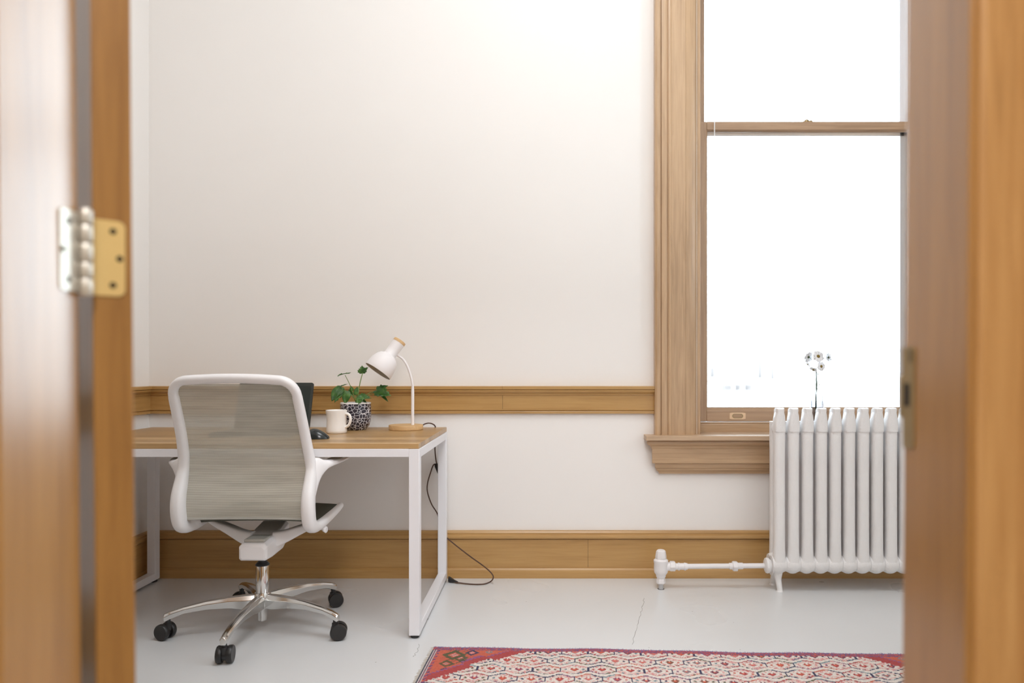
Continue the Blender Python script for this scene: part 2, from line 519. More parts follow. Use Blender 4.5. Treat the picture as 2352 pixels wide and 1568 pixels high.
# chair rail on back and left walls
rprof = [(0, 0.802), (0.016, 0.802), (0.016, 0.811), (0.013, 0.816), (0.019, 0.820), (0.019, 0.823), (0.016, 0.824), (0.016, 0.892), (0.020, 0.893),
         (0.020, 0.898), (0.026, 0.903), (0.033, 0.911), (0.034, 0.917), (0.030, 0.9185), (0.030, 0.921), (0.036, 0.9215), (0.036, 0.936), (0, 0.937)]
x_end = W(1504.5, 0, YW - 0.03).x
m = MB(); m.prism(rprof, lambda p: Vector((XL, YW - p[0], p[1])), lambda p: Vector((x_end, YW - p[0], p[1])))
tr1 = struct(m, 'trim_1', m_base_x, smooth=22)
jx = W(1154, 0, YW - 0.02).x
struct(MB().box(jx, jx + 0.0016, YW - 0.0166, YW - 0.0, 0.824, 0.892).box(jx, jx + 0.0014, YW - 0.0364, YW, 0.9215, 0.9364), 'board_joint', m_joint, tr1)
m = MB(); m.prism(rprof, lambda p: Vector((XL + p[0], YF1, p[1])), lambda p: Vector((XL + p[0], YW, p[1])))
struct(m, 'trim_2', m_base_y, smooth=22)

# ------------------------------------------------------------------ window in the back wall
win = thing('window_1', (1.325, YW, WZ0), kind='structure')
YS = 3.68        # sash face
# casing profile across its width (distance from outer edge, projection from wall)
cprof = [(0.0, 0.0), (0.0, 0.046), (0.010, 0.050), (0.022, 0.050), (0.026, 0.046), (0.027, 0.030), (0.031, 0.030), (0.033, 0.036), (0.050, 0.038), (0.058, 0.037), (0.060, 0.030),
         (0.064, 0.030), (0.066, 0.036), (0.074, 0.038), (0.080, 0.037), (0.083, 0.032), (0.150, 0.032), (0.154, 0.026), (0.174, 0.024), (0.202, 0.012), (0.2205, -0.012), (0.221, -0.03), (0.10, -0.03), (0.1, 0.0)]
XC0 = W(1505, 0, YW - 0.05).x
sgn = lambda s: (lambda d: (XC0 + d) if s < 0 else (2.65 - XC0 - d))
for s in (-1, 1):
    fx = sgn(s)
    m = MB(); m.prism(cprof, lambda p: Vector((fx(p[0]), YW - p[1], 0.695)), lambda p: Vector((fx(p[0]), YW - p[1], WZ1 + 0.20)))
    struct(m, 'casing', m_trim_z, win, smooth=20)
m = MB(); m.prism(cprof, lambda p: Vector((XC0, YW - p[1], WZ1 + 0.21 - p[0])), lambda p: Vector((2.65 - XC0, YW - p[1], WZ1 + 0.21 - p[0])))
struct(m, 'casing', m_trim_x, win, smooth=20)
# box jamb lining and parting stops
m = MB()
m.box(WX0, WX0 + 0.02, YW + 0.01, YB, WZ0, WZ1).box(WX1 - 0.02, WX1, YW + 0.01, YB, WZ0, WZ1).box(WX0, WX1, YW + 0.01, YB, WZ1 - 0.02, WZ1)
struct(m, 'jamb_lining', m_trim_z, win, bevel=0.002)
# inside stop bead
m = MB()
for xa, xb in ((WX0 + 0.0, WX0 + 0.0155), (WX1 - 0.0155, WX1)): m.box(xa, xb, YW + 0.012, YS - 0.001, WZ0 + 0.03, WZ1 - 0.02)
struct(m, 'stop_bead', m_trim_z, win, bevel=0.004)
GX0, GX1 = W(1626, 0, YS).x, 1.852
GZ0 = W(0, 935, YS).z
MZ1, MZ0 = W(0, 279, YS).z, W(0, 300, YS).z
m_sash_z = wood('oak_sash_vertical', (0.37, 0.235, 0.14, 1), (0.49, 0.325, 0.20, 1), 'Z')
m_sash_x = wood('oak_sash_horizontal', (0.37, 0.235, 0.14, 1), (0.49, 0.325, 0.20, 1), 'X')
SB = W(0, 968, YS).z
# lower sash
ls = struct(MB().box(WX0 + 0.021, GX0 - 0.006, YS, YS + 0.04, SB, MZ1).box(GX1 + 0.006, WX1 - 0.021, YS, YS + 0.04, SB, MZ1), 'lower_sash', m_sash_z, win, bevel=0.003)
struct(MB().box(GX0 - 0.006, GX1 + 0.006, YS, YS + 0.04, SB, GZ0 - 0.018).box(GX0 - 0.006, GX1 + 0.006, YS, YS + 0.04, MZ0 + 0.004, MZ1), 'sash_rail', m_sash_x, ls, bevel=0.002)
m = MB()   # glazing bead, chamfered
bd = [(0, 0), (0, 0.018), (0.02, 0.0)]
x0, x1, z0, z1 = GX0 - 0.006, GX1 + 0.006, GZ0 - 0.018, MZ0 + 0.004
m.loft([[Vector((x0, YS + 0.003, z0)), Vector((x1, YS + 0.003, z0)), Vector((x1, YS + 0.003, z1)), Vector((x0, YS + 0.003, z1))],
        [Vector((x0 + 0.004, YS + 0.006, z0 + 0.011)), Vector((x1 - 0.004, YS + 0.006, z0 + 0.011)), Vector((x1 - 0.004, YS + 0.006, z1 - 0.004)), Vector((x0 + 0.004, YS + 0.006, z1 - 0.004))],
        [Vector((x0 + 0.006, YS + 0.022, z0 + 0.018)), Vector((x1 - 0.006, YS + 0.022, z0 + 0.018)), Vector((x1 - 0.006, YS + 0.022, z1 - 0.006)), Vector((x0 + 0.006, YS + 0.022, z1 - 0.006))]], cap=False)
struct(m, 'glazing_bead', m_sash_x, ls, smooth=20, recalc=False)
struct(MB().box(GX0 - 0.004, GX1 + 0.004, YS + 0.024, YS + 0.028, GZ0 - 0.01, MZ0 + 0.003), 'pane', m_glass, ls)
# upper sash, one track behind
YU = YS + 0.045
UX0 = W(1618, 0, YU).x
us = struct(MB().box(WX0 + 0.021, UX0, YU, YU + 0.04, MZ0, WZ1 - 0.021).box(GX1 + 0.02, WX1 - 0.021, YU, YU + 0.04, MZ0, WZ1 - 0.021), 'upper_sash', m_sash_z, win, bevel=0.004)
struct(MB().box(UX0, GX1 + 0.02, YU, YU + 0.04, MZ0 + 0.01, MZ1 - 0.004).box(UX0, GX1 + 0.02, YU, YU + 0.04, WZ1 - 0.09, WZ1 - 0.021), 'sash_rail', m_sash_x, us, bevel=0.002)
struct(MB().box(UX0 - 0.003, GX1 + 0.023, YU + 0.02, YU + 0.024, MZ1 - 0.008, WZ1 - 0.085), 'pane', m_glass, us)
# sash lock on the meeting rail
lk = W(1853, 275, YS + 0.02)
m = MB().box(lk.x - 0.024, lk.x + 0.026, YS + 0.004, YS + 0.030, MZ1, MZ1 + 0.003)
m.lathe([(0, 0), (0.013, 0), (0.012, 0.008), (0.006, 0.013), (0, 0.014)], Matrix.Translation((lk.x - 0.002, YS + 0.018, MZ1 + 0.003)), 16)
m.tube([(lk.x + 0.004, YS + 0.018, MZ1 + 0.007), (lk.x + 0.026, YS + 0.014, MZ1 + 0.007)], [0.003, 0.005], 8)
struct(m, 'sash_lock', m_bronze, ls)
# recessed finger pull on the bottom rail
fp = W(1694, 955, YS)
fw, fh = 0.041, 0.017
def oval(w, h, n=24):
    r = h
    out = []
    for k in range(n):
        t = 2 * PI * (k + 0.5) / n
        out.append((math.copysign(w - r, math.cos(t)) + r * math.cos(t), r * math.sin(t)))
    return out
m = MB()
ov = oval(0.028, 0.0115, 28)
def ringrect(n):
    out = []
    for k in range(n):
        t = 2 * PI * (k + 0.5) / n
        c, s = math.cos(t), math.sin(t)
        q = min(fw / abs(c) if abs(c) > 1e-6 else 9, fh / abs(s) if abs(s) > 1e-6 else 9)
        out.append((c * q, s * q))
    return out
rr = ringrect(28)
to = lambda p, y: Vector((fp.x + p[0], YS + y, fp.z + p[1]))
m.loft([[to(p, 0.0) for p in rr], [to(p, -0.0022) for p in rr], [to(p, -0.0022) for p in ov], [to((p[0] * 0.9, p[1] * 0.85), 0.004) for p in ov],
        [to((p[0] * 0.8, p[1] * 0.6), 0.002) for p in ov], [to((p[0] * 0.1, p[1] * 0.1), 0.001) for p in ov]], cap=False)
struct(m, 'finger_pull', m_pull, ls, smooth=25)
m = MB()
m.loft([[to((p[0] * 1.0, p[1] * 1.0), -0.0026) for p in ov], [to((p[0] * 0.86, p[1] * 0.72), -0.0026) for p in ov]], cap=False)
struct(m, 'pull_recess', m_bronze, ls)
# white cord hanging in front of the meeting rail
c0 = W(1641, 278, YS - 0.01); c1 = W(1641, 312, YS - 0.01)
struct(MB().tube([c0, c1], 0.0028, 8), 'blind_cord', m_cord, win)
# storm window frame outside
YT = YB - 0.035
m = MB()
zt = W(0, 304, YT).z
m.box(WX0 + 0.02, WX1 - 0.02, YT, YT + 0.02, zt - 0.02, zt + 0.012)
m.box(W(2067, 0, YT).x, WX1 - 0.02, YT, YT + 0.02, WZ0 + 0.1, WZ1 - 0.02).box(WX0 + 0.02, W(1618, 0, YT).x, YT, YT + 0.02, WZ0 + 0.1, WZ1 - 0.02)
struct(m, 'storm_frame', m_storm, win, bevel=0.002)
struct(MB().box(WX0 + 0.02, WX1 - 0.02, YT + 0.02, YT + 0.028, zt - 0.016, zt - 0.012), 'storm_seal', m_dark, win)
# sill block under the sash, stool, apron
z_a = W(0, 973, YS - 0.025).z
z_st = W(0, 991.4, YS - 0.025).z
m = MB().box(WX0 - 0.0, WX1, YS - 0.03, YB - 0.005, z_st - 0.012, z_a).box(WX0, WX1, YS - 0.018, YS + 0.04, z_a, SB - 0.002)
struct(m, 'sill_stop', m_trim_x, win, bevel=0.004)
m_stool = wood('oak_stool', TRIM_LO, TRIM_HI, 'X', rough=0.6, coat=1.0, coat_rough=0.6, spec=1.0)
stool_front = YW - 0.085
ZS1 = W(0, 1001, stool_front).z
ZS0 = W(0, 1012, stool_front).z
xs0 = W(1484, 0, stool_front).x
xs1 = 2.65 - xs0
m = MB()
m.loft([[Vector((x, stool_front, ZS0)), Vector((x, YW + 0.15, ZS0)), Vector((x, YW + 0.15, z_st)), Vector((x, stool_front, ZS1))] for x in (xs0, xs1)])
struct(m, 'window_stool', m_stool, win, bevel=0.0015)
ZT = ZS0
def z_at(py, d): return W(0, py, YW - d).z
aprof = [(0.060, ZT), (0.066, ZT - 0.004), (0.068, ZT - 0.012), (0.063, z_at(1021, .063)), (0.052, z_at(1025, .052)), (0.049, z_at(1030, .05)), (0.046, z_at(1031, .046)), (0.046, z_at(1063.5, .046)),
         (0.034, z_at(1064.5, .034)), (0.034, z_at(1074, .034)), (0.029, z_at(1077, .03)), (0.029, z_at(1079, .029)), (0.020, z_at(1084, .02)), (0.018, z_at(1087.5, .018)), (0.0, z_at(1087.5, .018)), (0.0, ZT)]
m = MB()
XA = W(1505, 0, YW - 0.03).x
def end(p, s):
    x = 0.473 + (0.068 - p[0]) * 1.36 if p[0] > 0.001 else 0.565
    return Vector((x if s < 0 else 2.65 - x, YW - p[0], p[1]))
m.prism(aprof, lambda p: end(p, -1), lambda p: end(p, 1))
struct(m, 'apron', m_trim_x, win, smooth=20)

# second window, right wall (out of the photo, it gives the side light)
w2 = thing('window_2', (XR, 1.60, SZ0), kind='structure')
m = MB()
for (a, b, c, d) in ((SY0, SY0 + 0.07, SZ0, SZ1), (SY1 - 0.07, SY1, SZ0, SZ1), (SY0, SY1, SZ0, SZ0 + 0.08), (SY0, SY1, SZ1 - 0.07, SZ1), (SY0, SY1, 2.62, 2.67)):
    m.box(XR + 0.06, XR + 0.10, a, b, c, d)
struct(m, 'window_frame', m_trim_z, w2, bevel=0.003)
struct(MB().box(XR + 0.078, XR + 0.082, SY0 + 0.05, SY1 - 0.05, SZ0 + 0.05, SZ1 - 0.05), 'pane', m_glass, w2)
m = MB()
for (a, b, c, d) in ((SY0 - 0.14, SY0, SZ0, SZ1 + 0.14), (SY1, SY1 + 0.14, SZ0, SZ1 + 0.14), (SY0, SY1, SZ1, SZ1 + 0.14), (SY0 - 0.16, SY1 + 0.16, SZ0 - 0.14, SZ0)):
    m.box(XR - 0.03, XR, a, b, c, d)
struct(m, 'casing', m_trim_z, w2, bevel=0.004)

# ------------------------------------------------------------------ doorway: frame, open door, hinge
def lean(m, piv, ang, z0=1.0):
    for v in m.bm.verts: v.co.x += (z0 - v.co.z) * math.tan(ang) 
    return m
AL = math.radians(0.47)
jl = struct(lean(MB().box(DX0 - 0.028, DX0, 0.797, 0.932, 0.0, DZ), None, AL), 'trim_3', m_jamb, bevel=0.002)
jr = struct(lean(MB().box(DX1, DX1 + 0.028, 0.790, 0.932, 0.0, DZ), None, -AL), 'trim_4', m_jamb, bevel=0.003)
struct(MB().box(DX0 - 0.03, DX1 + 0.03, 0.797, 0.932, DZ, DZ + 0.03), 'trim_5', m_jamb, bevel=0.002)
def casing_hall(x, s, a, name):
    pr = [(0.0, 0.0), (0.0, 0.012), (0.006, 0.016), (0.046, 0.017), (0.050, 0.010), (0.058, 0.010), (0.062, 0.019), (0.10, 0.021), (0.125, 0.021), (0.128, 0.0)]
    m = MB(); m.prism(pr, lambda p: Vector((x + s * p[0], 0.80 - p[1], 0)), lambda p: Vector((x + s * p[0], 0.80 - p[1], DZ + 0.14)))
    return struct(lean(m, None, a), name, m_hallcasing, smooth=20)
casing_hall(DX0 - 0.012, -1, AL, 'trim_6')
casing_hall(DX1 + 0.0085, 1, -AL, 'trim_7')
m = MB().box(DX0 - 0.15, DX1 + 0.15, 0.78, 0.80, DZ + 0.012, DZ + 0.15)
struct(m, 'trim_8', m_door, bevel=0.003)
m = MB().box(DX0 - 0.16, DX0 - 0.034, YF1, YF1 + 0.02, 0, DZ + 0.15).box(DX1 + 0.034, DX1 + 0.16, YF1, YF1 + 0.02, 0, DZ + 0.15).box(DX0 - 0.034, DX1 + 0.034, YF1, YF1 + 0.02, DZ + 0.034, DZ + 0.15)
struct(m, 'trim_9', m_door, bevel=0.003)

# the open door (hinge edge faces the camera)
DA = math.radians(40)
Ax, Ay = -0.6017, 0.950
ddir = Vector((-math.sin(DA), math.cos(DA), 0)); dper = Vector((math.cos(DA), math.sin(DA), 0))
DT = 0.0465
DM = Matrix(((dper.x, ddir.x, 0, Ax), (dper.y, ddir.y, 0, Ay), (0, 0, 1, 0), (0, 0, 0, 1)))   # local x = thickness, y = along the door
door = thing('door_1', (Ax, Ay, 0), kind='structure')
m = MB()
m.box(0, DT, 0, 0.13, 0.01, DZ - 0.01, DM).box(0, DT, 0.90, 1.03, 0.01, DZ - 0.01, DM)
m.box(0, DT, 0.13, 0.90, 0.01, 0.25, DM).box(0, DT, 0.13, 0.90, 0.95, 1.12, DM).box(0, DT, 0.13, 0.90, DZ - 0.14, DZ - 0.01, DM)
struct(lean(m, None, AL), 'door_frame', m_door, door, bevel=0.002)
m = MB().box(0.012, DT - 0.012, 0.12, 0.91, 0.24, 0.96, DM).box(0.012, DT - 0.012, 0.12, 0.91, 1.11, DZ - 0.13, DM)
struct(lean(m, None, AL), 'door_panel', m_door, door)
m = MB()
KM = DM @ Matrix.Translation((0, 0.965, 1.0))
m.lathe([(0, 0), (0.011, 0), (0.010, 0.03), (0.024, 0.036), (0.028, 0.05), (0.022, 0.064), (0, 0.068)], KM @ Matrix.Translation((DT, 0, 0)) @ Matrix.Rotation(PI / 2, 4, 'Y'), 24)
m.lathe([(0, 0), (0.011, 0), (0.010, 0.03), (0.024, 0.036), (0.028, 0.05), (0.022, 0.064), (0, 0.068)], KM @ Matrix.Rotation(-PI / 2, 4, 'Y'), 24)
struct(m, 'door_knob', m_brass, door)
# hinge: brass leaf on the door edge, barrel, bright leaf on the jamb
zc = W(0, 585, 0.955).z
def plate(w, h, r, n=6):
    out = []
    for cx, cy, a0 in ((w - r, h - r, 0), (0, h, None), (0, -h, None), (w - r, -h + r, -PI / 2)):
        if a0 is None: out.append((cx, cy)); continue
        for k in range(n + 1):
            a = a0 + (PI / 2) * k / n
            out.append((cx + r * math.cos(a), cy + r * math.sin(a)))
    return out
lx = lambda z: (1.0 - z) * math.tan(AL)
hz = 0.0505
pl = plate(0.0395, hz, 0.009)
zdoor = zc - 0.0035
def door_leaf(y):
    return [DM @ Vector((p[0] - 0.002, y, zdoor + p[1])) + Vector((lx(zdoor), 0, 0)) for p in pl]
m = MB().loft([door_leaf(0.0), door_leaf(-0.0022)])
hg = struct(m, 'hinge', m_brass, door, smooth=20)
for (dx, dz) in ((0.023, 0.036), (0.031, 0.0), (0.023, -0.036)):
    m = MB().lathe([(0.0042, 0), (0.0042, 0.0006), (0.002, 0.0008), (0, 0.0004)],
                   Matrix.Translation(DM @ Vector((dx, -0.0022, zdoor + dz)) + Vector((lx(zdoor), 0, 0))) @ DM.to_3x3().to_4x4() @ Matrix.Rotation(PI / 2, 4, 'X'), 14)
    struct(m, 'screw', m_screw, hg)
bx, by = W(197.5, 0, 0.936).x, 0.936
m = MB()
zz = [zc - 0.0575, zc - 0.034, zc - 0.013, zc + 0.012, zc + 0.036, zc + 0.056]
for i in range(5):
    a, b = zz[i] + 0.0006, zz[i + 1] - 0.0006
    m.lathe([(0, 0), (0.0075, 0), (0.0082, 0.001), (0.0082, b - a - 0.001), (0.0075, b - a), (0, b - a)], Matrix.Translation((bx, by, a)), 20)
m.lathe([(0, 0), (0.006, 0), (0.005, 0.002), (0, 0.0025)], Matrix.Translation((bx, by, zz[5])), 16)
struct(m, 'hinge_barrel', m_steel, door)
pj = plate(0.036, hz + 0.001, 0.006)
zj = zc - 0.001
m = MB().loft([[Vector((DX0 + e + lx(zj), 0.9315 - p[0], zj + p[1])) for p in pj] for e in (0.0, 0.002)])
hj = struct(m, 'hinge_leaf', m_steel, jl, smooth=20)
for (dy, dz) in ((0.021, 0.037), (0.031, 0.0), (0.021, -0.037)):
    m = MB().lathe([(0.0042, 0), (0.0042, 0.0006), (0.002, 0.0008), (0, 0.0004)], Matrix.Translation((DX0 + 0.002 + lx(zj), 0.9315 - dy, zj + dz)) @ Matrix.Rotation(PI / 2, 4, 'Y'), 14)
    struct(m, 'screw', m_screw, hj)
# strike plate with bolt hole on the right jamb
zs1, zs0 = W(0, 797, 0.915).z, W(0, 1030, 0.915).z
zs = (zs0 + zs1) / 2
rxs = lambda z: -(1.0 - z) * math.tan(AL)
m = MB()
sp = plate(0.027, (zs1 - zs0) / 2, 0.005)
m.loft([[Vector((DX1 - e + rxs(zs), 0.931 - p[0], zs + p[1])) for p in sp] for e in (0.0, 0.0022)])
zl1, zl0 = W(0, 861, 0.935).z, W(0, 958, 0.935).z
m.sweep([(DX1 - 0.001 + rxs(zs), 0.928, (zl0 + zl1) / 2), (DX1 - 0.002 + rxs(zs), 0.936, (zl0 + zl1) / 2), (DX1 + 0.001 + rxs(zs), 0.944, (zl0 + zl1) / 2)],
        Vector((1, 0, 0)), Vector((0, 0, 1)), 0.0015, [(zl1 - zl0) / 2] * 3, seg=12, power=8)
sk = struct(m, 'strike_plate', m_bronze, jr, smooth=20)
hz1, hz0 = W(0, 880, 0.92).z, W(0, 933, 0.92).z
struct(MB().box(DX1 - 0.003 + rxs(zs), DX1 - 0.0015 + rxs(zs), 0.913, 0.926, hz0, hz1), 'bolt_hole', m_dark, sk)
hz1, hz0 = W(0, 802, 0.92).z, W(0, 832, 0.92).z
struct(MB().box(DX1 - 0.003 + rxs(zs), DX1 - 0.0015 + rxs(zs), 0.9095, 0.913, hz0, hz1), 'bolt_hole', m_screw, sk)

# ------------------------------------------------------------------ desk
DY0, DY1 = 2.719, 3.469
DXL, DXR = -1.917, -0.489
ZD = 0.74
desk = thing('desk', ((DXL + DXR) / 2, (DY0 + DY1) / 2, 0), 'white metal framed desk with an oak plank top against the wall', 'desk')
MB().box(DXL + 0.002, DXR - 0.003, DY0 + 0.002, DY1, ZD - 0.021, ZD).build('desktop', m_desk, desk, bevel=0.0015)
T = 0.040
m = MB().box(DXL + T, DXR - T, DY0 + 0.001, DY0 + T, ZD - 0.052, ZD - 0.0212).box(DXL + T, DXR - T, DY1 - T, DY1 - 0.001, ZD - 0.052, ZD - 0.0212)
m.build('frame_rail', m_white_metal, desk, bevel=0.0015)
for x in (DXL, DXR - T):
    m = MB().box(x, x + T, DY0, DY0 + T, 0.012, ZD - 0.0215)
    m.build('leg', m_white_metal, desk, bevel=0.0018)
    MB().box(x, x + T, DY1 - T, DY1, 0.012, ZD - 0.0215).build('leg', m_white_metal, desk, bevel=0.0018)
    MB().box(x + 0.0005, x + T - 0.0005, DY0 + T, DY1 - T, 0.012, 0.046).build('bottom_rail', m_white_metal, desk, bevel=0.0018)
    MB().box(x + 0.0005, x + T - 0.0005, DY0 + T, DY1 - T, ZD - 0.056, ZD - 0.0215).build('side_rail', m_white_metal, desk, bevel=0.0018)
    for y in (DY0 + 0.02, DY1 - 0.02):
        MB().lathe([(0, 0), (0.015, 0), (0.017, 0.003), (0.017, 0.012), (0, 0.012)], Matrix.Translation((x + T / 2, y, 0)), 20).build('foot', m_black, desk)

# ------------------------------------------------------------------ office chair
CX, CY = -1.123, 2.820
CR = 0.0
ch = thing('office_chair', (CX, CY, 0), 'white framed swivel office chair with grey mesh back facing the desk', 'chair', rz=CR)
prof = [(0.228, 0.444), (0.17, 0.437), (0.09, 0.430), (0.0, 0.424), (-0.07, 0.423), (-0.125, 0.429), (-0.163, 0.452), (-0.178, 0.505), (-0.174, 0.555),
        (-0.155, 0.605), (-0.143, 0.652), (-0.150, 0.70), (-0.175, 0.77), (-0.205, 0.84), (-0.238, 0.91), (-0.258, 0.955), (-0.272, 0.985)]
hwid = [0.240, 0.241, 0.241, 0.241, 0.240, 0.240, 0.239, 0.239, 0.239, 0.239, 0.238, 0.233, 0.228, 0.225, 0.222, 0.220, 0.219]
dense = smooth_path([(p[0], p[1], w_) for p, w_ in zip(prof, hwid)], 5)
def prof_at(z):
    """back profile above the hook: local y for height z, half width"""
    seg = dense[32:]
    for i in range(len(seg) - 1):
        if seg[i].y <= z <= seg[i + 1].y:
            t = (z - seg[i].y) / (seg[i + 1].y - seg[i].y + 1e-9)
            q = seg[i].lerp(seg[i + 1], t); return q.x, q.z
    q = seg[-1] if z > seg[-1].y else seg[0]
    return q.x, q.z
# centre line of the U-shaped frame: right rail forward tip -> hook -> side -> top -> mirrored
side = []
for i, q in enumerate(dense):
    t = (dense[min(i + 1, len(dense) - 1)] - dense[max(i - 1, 0)])
    n = Vector((0, -t.y, t.x)).normalized()      # normal in the side plane
    side.append((Vector((q.z, q.x, q.y)), n, i / (len(dense) - 1)))
# round the top corner: drop the last samples and insert an arc
keep = [s for s in side if s[0].z < 0.922 or s[2] < 0.6]
ntop = side[-1][1]
hw = hwid[-1]
zc0 = 0.935
yc0 = prof_at(zc0)[0]
arc = []
R_ = 0.060
sl = (prof[-1][0] - prof[-3][0]) / (prof[-1][1] - prof[-3][1])
hwc = prof_at(0.92)[1]
for k in range(9):
    a = (PI / 2) * k / 8
    x = hwc - R_ + R_ * math.cos(a); z = 0.925 + R_ * math.sin(a) * 0.95
    arc.append((Vector((x, yc0 + sl * (z - zc0), z)), ntop, 1.0))
topc = []
for k in range(1, 12):
    x = (hwc - R_) * (1 - k / 6.0)
    z = 0.925 + R_ * 0.95 + 0.006 * (1 - (x / (hwc - R_)) ** 2)
    topc.append((Vector((x, yc0 + sl * (z - zc0) , z)), ntop, 1.0))
right = keep + arc
left = [(Vector((-p.x, p.y, p.z)), n, u) for p, n, u in reversed(right)]
full = right + topc + left
pts = [f[0] for f in full]
A, B, wa, wb = [], [], [], []
for i, (p, n, u) in enumerate(full):
    t = (pts[min(i + 1, len(pts) - 1)] - pts[max(i - 1, 0)]).normalized()
    nn = (n - t * n.dot(t)).normalized()
    a = nn.cross(t).normalized()
    A.append(a); B.append(nn)
    if u < 0.28: w0, d0 = 0.013 + 0.008 * (u / 0.28), 0.011 + 0.008 * (u / 0.28)
    elif u < 0.62: k = (u - 0.28) / 0.34; w0, d0 = 0.021 - 0.002 * k + 0.004 * math.sin(k * PI), 0.019 + 0.011 * math.sin(k * PI)
    else: k = (u - 0.62) / 0.38; w0, d0 = 0.019 - 0.003 * k, 0.019 - 0.003 * k
    if abs(p.x) < 0.17 and u == 1.0: w0 = 0.0165
    wa.append(w0); wb.append(d0)
m = MB().sweep(pts, A, B, wa, wb, seg=16, power=2.6)
m.build('back_frame', m_white_plastic, ch, local=True, smooth=50)
# arms, moulded out of the side frames
for s in (1, -1):
    c = smooth_path([(0.240, -0.150, 0.585), (0.252, -0.128, 0.642), (0.274, -0.100, 0.660), (0.296, -0.060, 0.665), (0.306, 0.0, 0.668), (0.306, 0.05, 0.666), (0.300, 0.095, 0.663)], 4)
    n_ = len(c)
    ws = []; hs = []
    for i in range(n_):
        u = i / (n_ - 1)
        ws.append(np.interp(u, [0, 0.15, 0.35, 0.6, 0.9, 1.0], [0.016, 0.022, 0.030, 0.032, 0.026, 0.010]))
        hs.append(np.interp(u, [0, 0.15, 0.30, 0.5, 0.9, 1.0], [0.085, 0.052, 0.019, 0.010, 0.008, 0.004]))
    cs = [Vector((s * (q.x + ((0.018 if s < 0 else -0.010) * i / (n_ - 1)) ** 1), q.y, q.z)) for i, q in enumerate(c)]
    m = MB().sweep(cs, Vector((1, 0, 0)), Vector((0, 0, 1)), [float(x) for x in ws], [float(x) for x in hs], seg=16, power=2.3)
    arm = m.build('armrest', m_white_plastic, ch, local=True, smooth=50)
    cp = [q + Vector((0, 0, 0.0085)) for q in cs[10:-1]]
    m = MB().sweep(cp, Vector((1, 0, 0)), Vector((0, 0, 1)), [float(x) * 0.8 for x in ws[10:-1]], 0.004, seg=14, power=2.3)
    m.build('arm_pad', m_grey_plastic, arm, local=True)
# mesh back
m = MB()
rows = 60
zs_ = [0.466 + (0.968 - 0.466) * i / rows for i in range(rows + 1)]
grid = []
for i, z in enumerate(zs_):
    y, h = prof_at(max(z, 0.46))
    if z > 0.90: h = h - max(0, (z - 0.935)) * 0.7
    r = []
    for k in range(21):
        u = -1 + 2 * k / 20
        r.append(m.bm.verts.new((u * (h - 0.004), y + 0.012 + 0.018 * (1 - u * u), z)))
    grid.append(r)
for i in range(rows):
    for k in range(20): m.bm.faces.new((grid[i][k], grid[i][k + 1], grid[i + 1][k + 1], grid[i + 1][k]))
m.build('backrest', m_mesh, ch, local=True)
# hem of the mesh at the bottom
y, h = prof_at(0.466)
m = MB().tube([(u * (h - 0.008), y + 0.013 + 0.018 * (1 - u * u), 0.465) for u in [-1 + 2 * k / 16 for k in range(17)]], 0.0045, 8)
m.build('hem', m_grey_plastic, ch, local=True)
# seat: dark mesh pan held between the rails
m = MB()
sg = []
for i in range(15):
    v = i / 14
    yy = -0.040 + 0.27 * v
    q = min(dense[:34], key=lambda d: abs(d.x - yy))
    zz_ = q.y + 0.013
    if v > 0.9: zz_ -= (v - 0.9) * 0.10
    sg.append([(u * 0.232, yy, zz_ + 0.008 * (1 - u * u)) for u in [-1 + 2 * k / 12 for k in range(13)]])
for zoff, flip in ((0, 0), (-0.008, 1)):
    vv = [[m.bm.verts.new((a, b, c + zoff)) for a, b, c in r] for r in sg]
    for i in range(14):
        for k in range(12): m.bm.faces.new((vv[i][k], vv[i][k + 1], vv[i + 1][k + 1], vv[i + 1][k]))
    if zoff == 0: top = vv
    else: bot = vv
def edge_loop(g): return g[0] + [r[-1] for r in g[1:]] + list(reversed(g[-1][:-1])) + [r[0] for r in reversed(g[1:-1])]
ta, ba = edge_loop(top), edge_loop(bot)
for i in range(len(ta)): m.bm.faces.new((ta[i], ta[(i + 1) % len(ta)], ba[(i + 1) % len(ta)], ba[i]))
m.build('seat', m_seat, ch, local=True)
m = MB().sweep([(x, 0.232 - 0.02 * (abs(x) / 0.24) ** 4, 0.441) for x in [-0.24 + 0.48 * k / 12 for k in range(13)]], Vector((0, 1, 0)), Vector((0, 0, 1)), 0.012, 0.010, seg=12)
m.build('seat_front_bar', m_white_plastic, ch, local=True)
# tilt mechanism and its two arms
m = MB()
def mring(y, hw_, z0, z1, ch_=0.012):
    return [Vector((-hw_ + ch_ * .6, y, z0)), Vector((hw_ - ch_ * .6, y, z0)), Vector((hw_, y, z0 + ch_ * .6)), Vector((hw_, y, z1 - ch_)), Vector((hw_ - ch_, y, z1)), Vector((-hw_ + ch_, y, z1)), Vector((-hw_, y, z1 - ch_)), Vector((-hw_, y, z0 + ch_ * .6))]
m.loft([mring(-0.098, 0.046, 0.299, 0.346), mring(-0.090, 0.054, 0.293, 0.358), mring(-0.03, 0.056, 0.292, 0.366), mring(0.06, 0.060, 0.30, 0.385), mring(0.13, 0.058, 0.33, 0.40)])
m.build('tilt_mechanism', m_white_plastic, ch, local=True, bevel=0.003, smooth=25)
m = MB().box(-0.040, 0.040, -0.080, 0.09, 0.360, 0.372)
m.build('mechanism_cover', m_grey_plastic, ch, local=True, bevel=0.004)
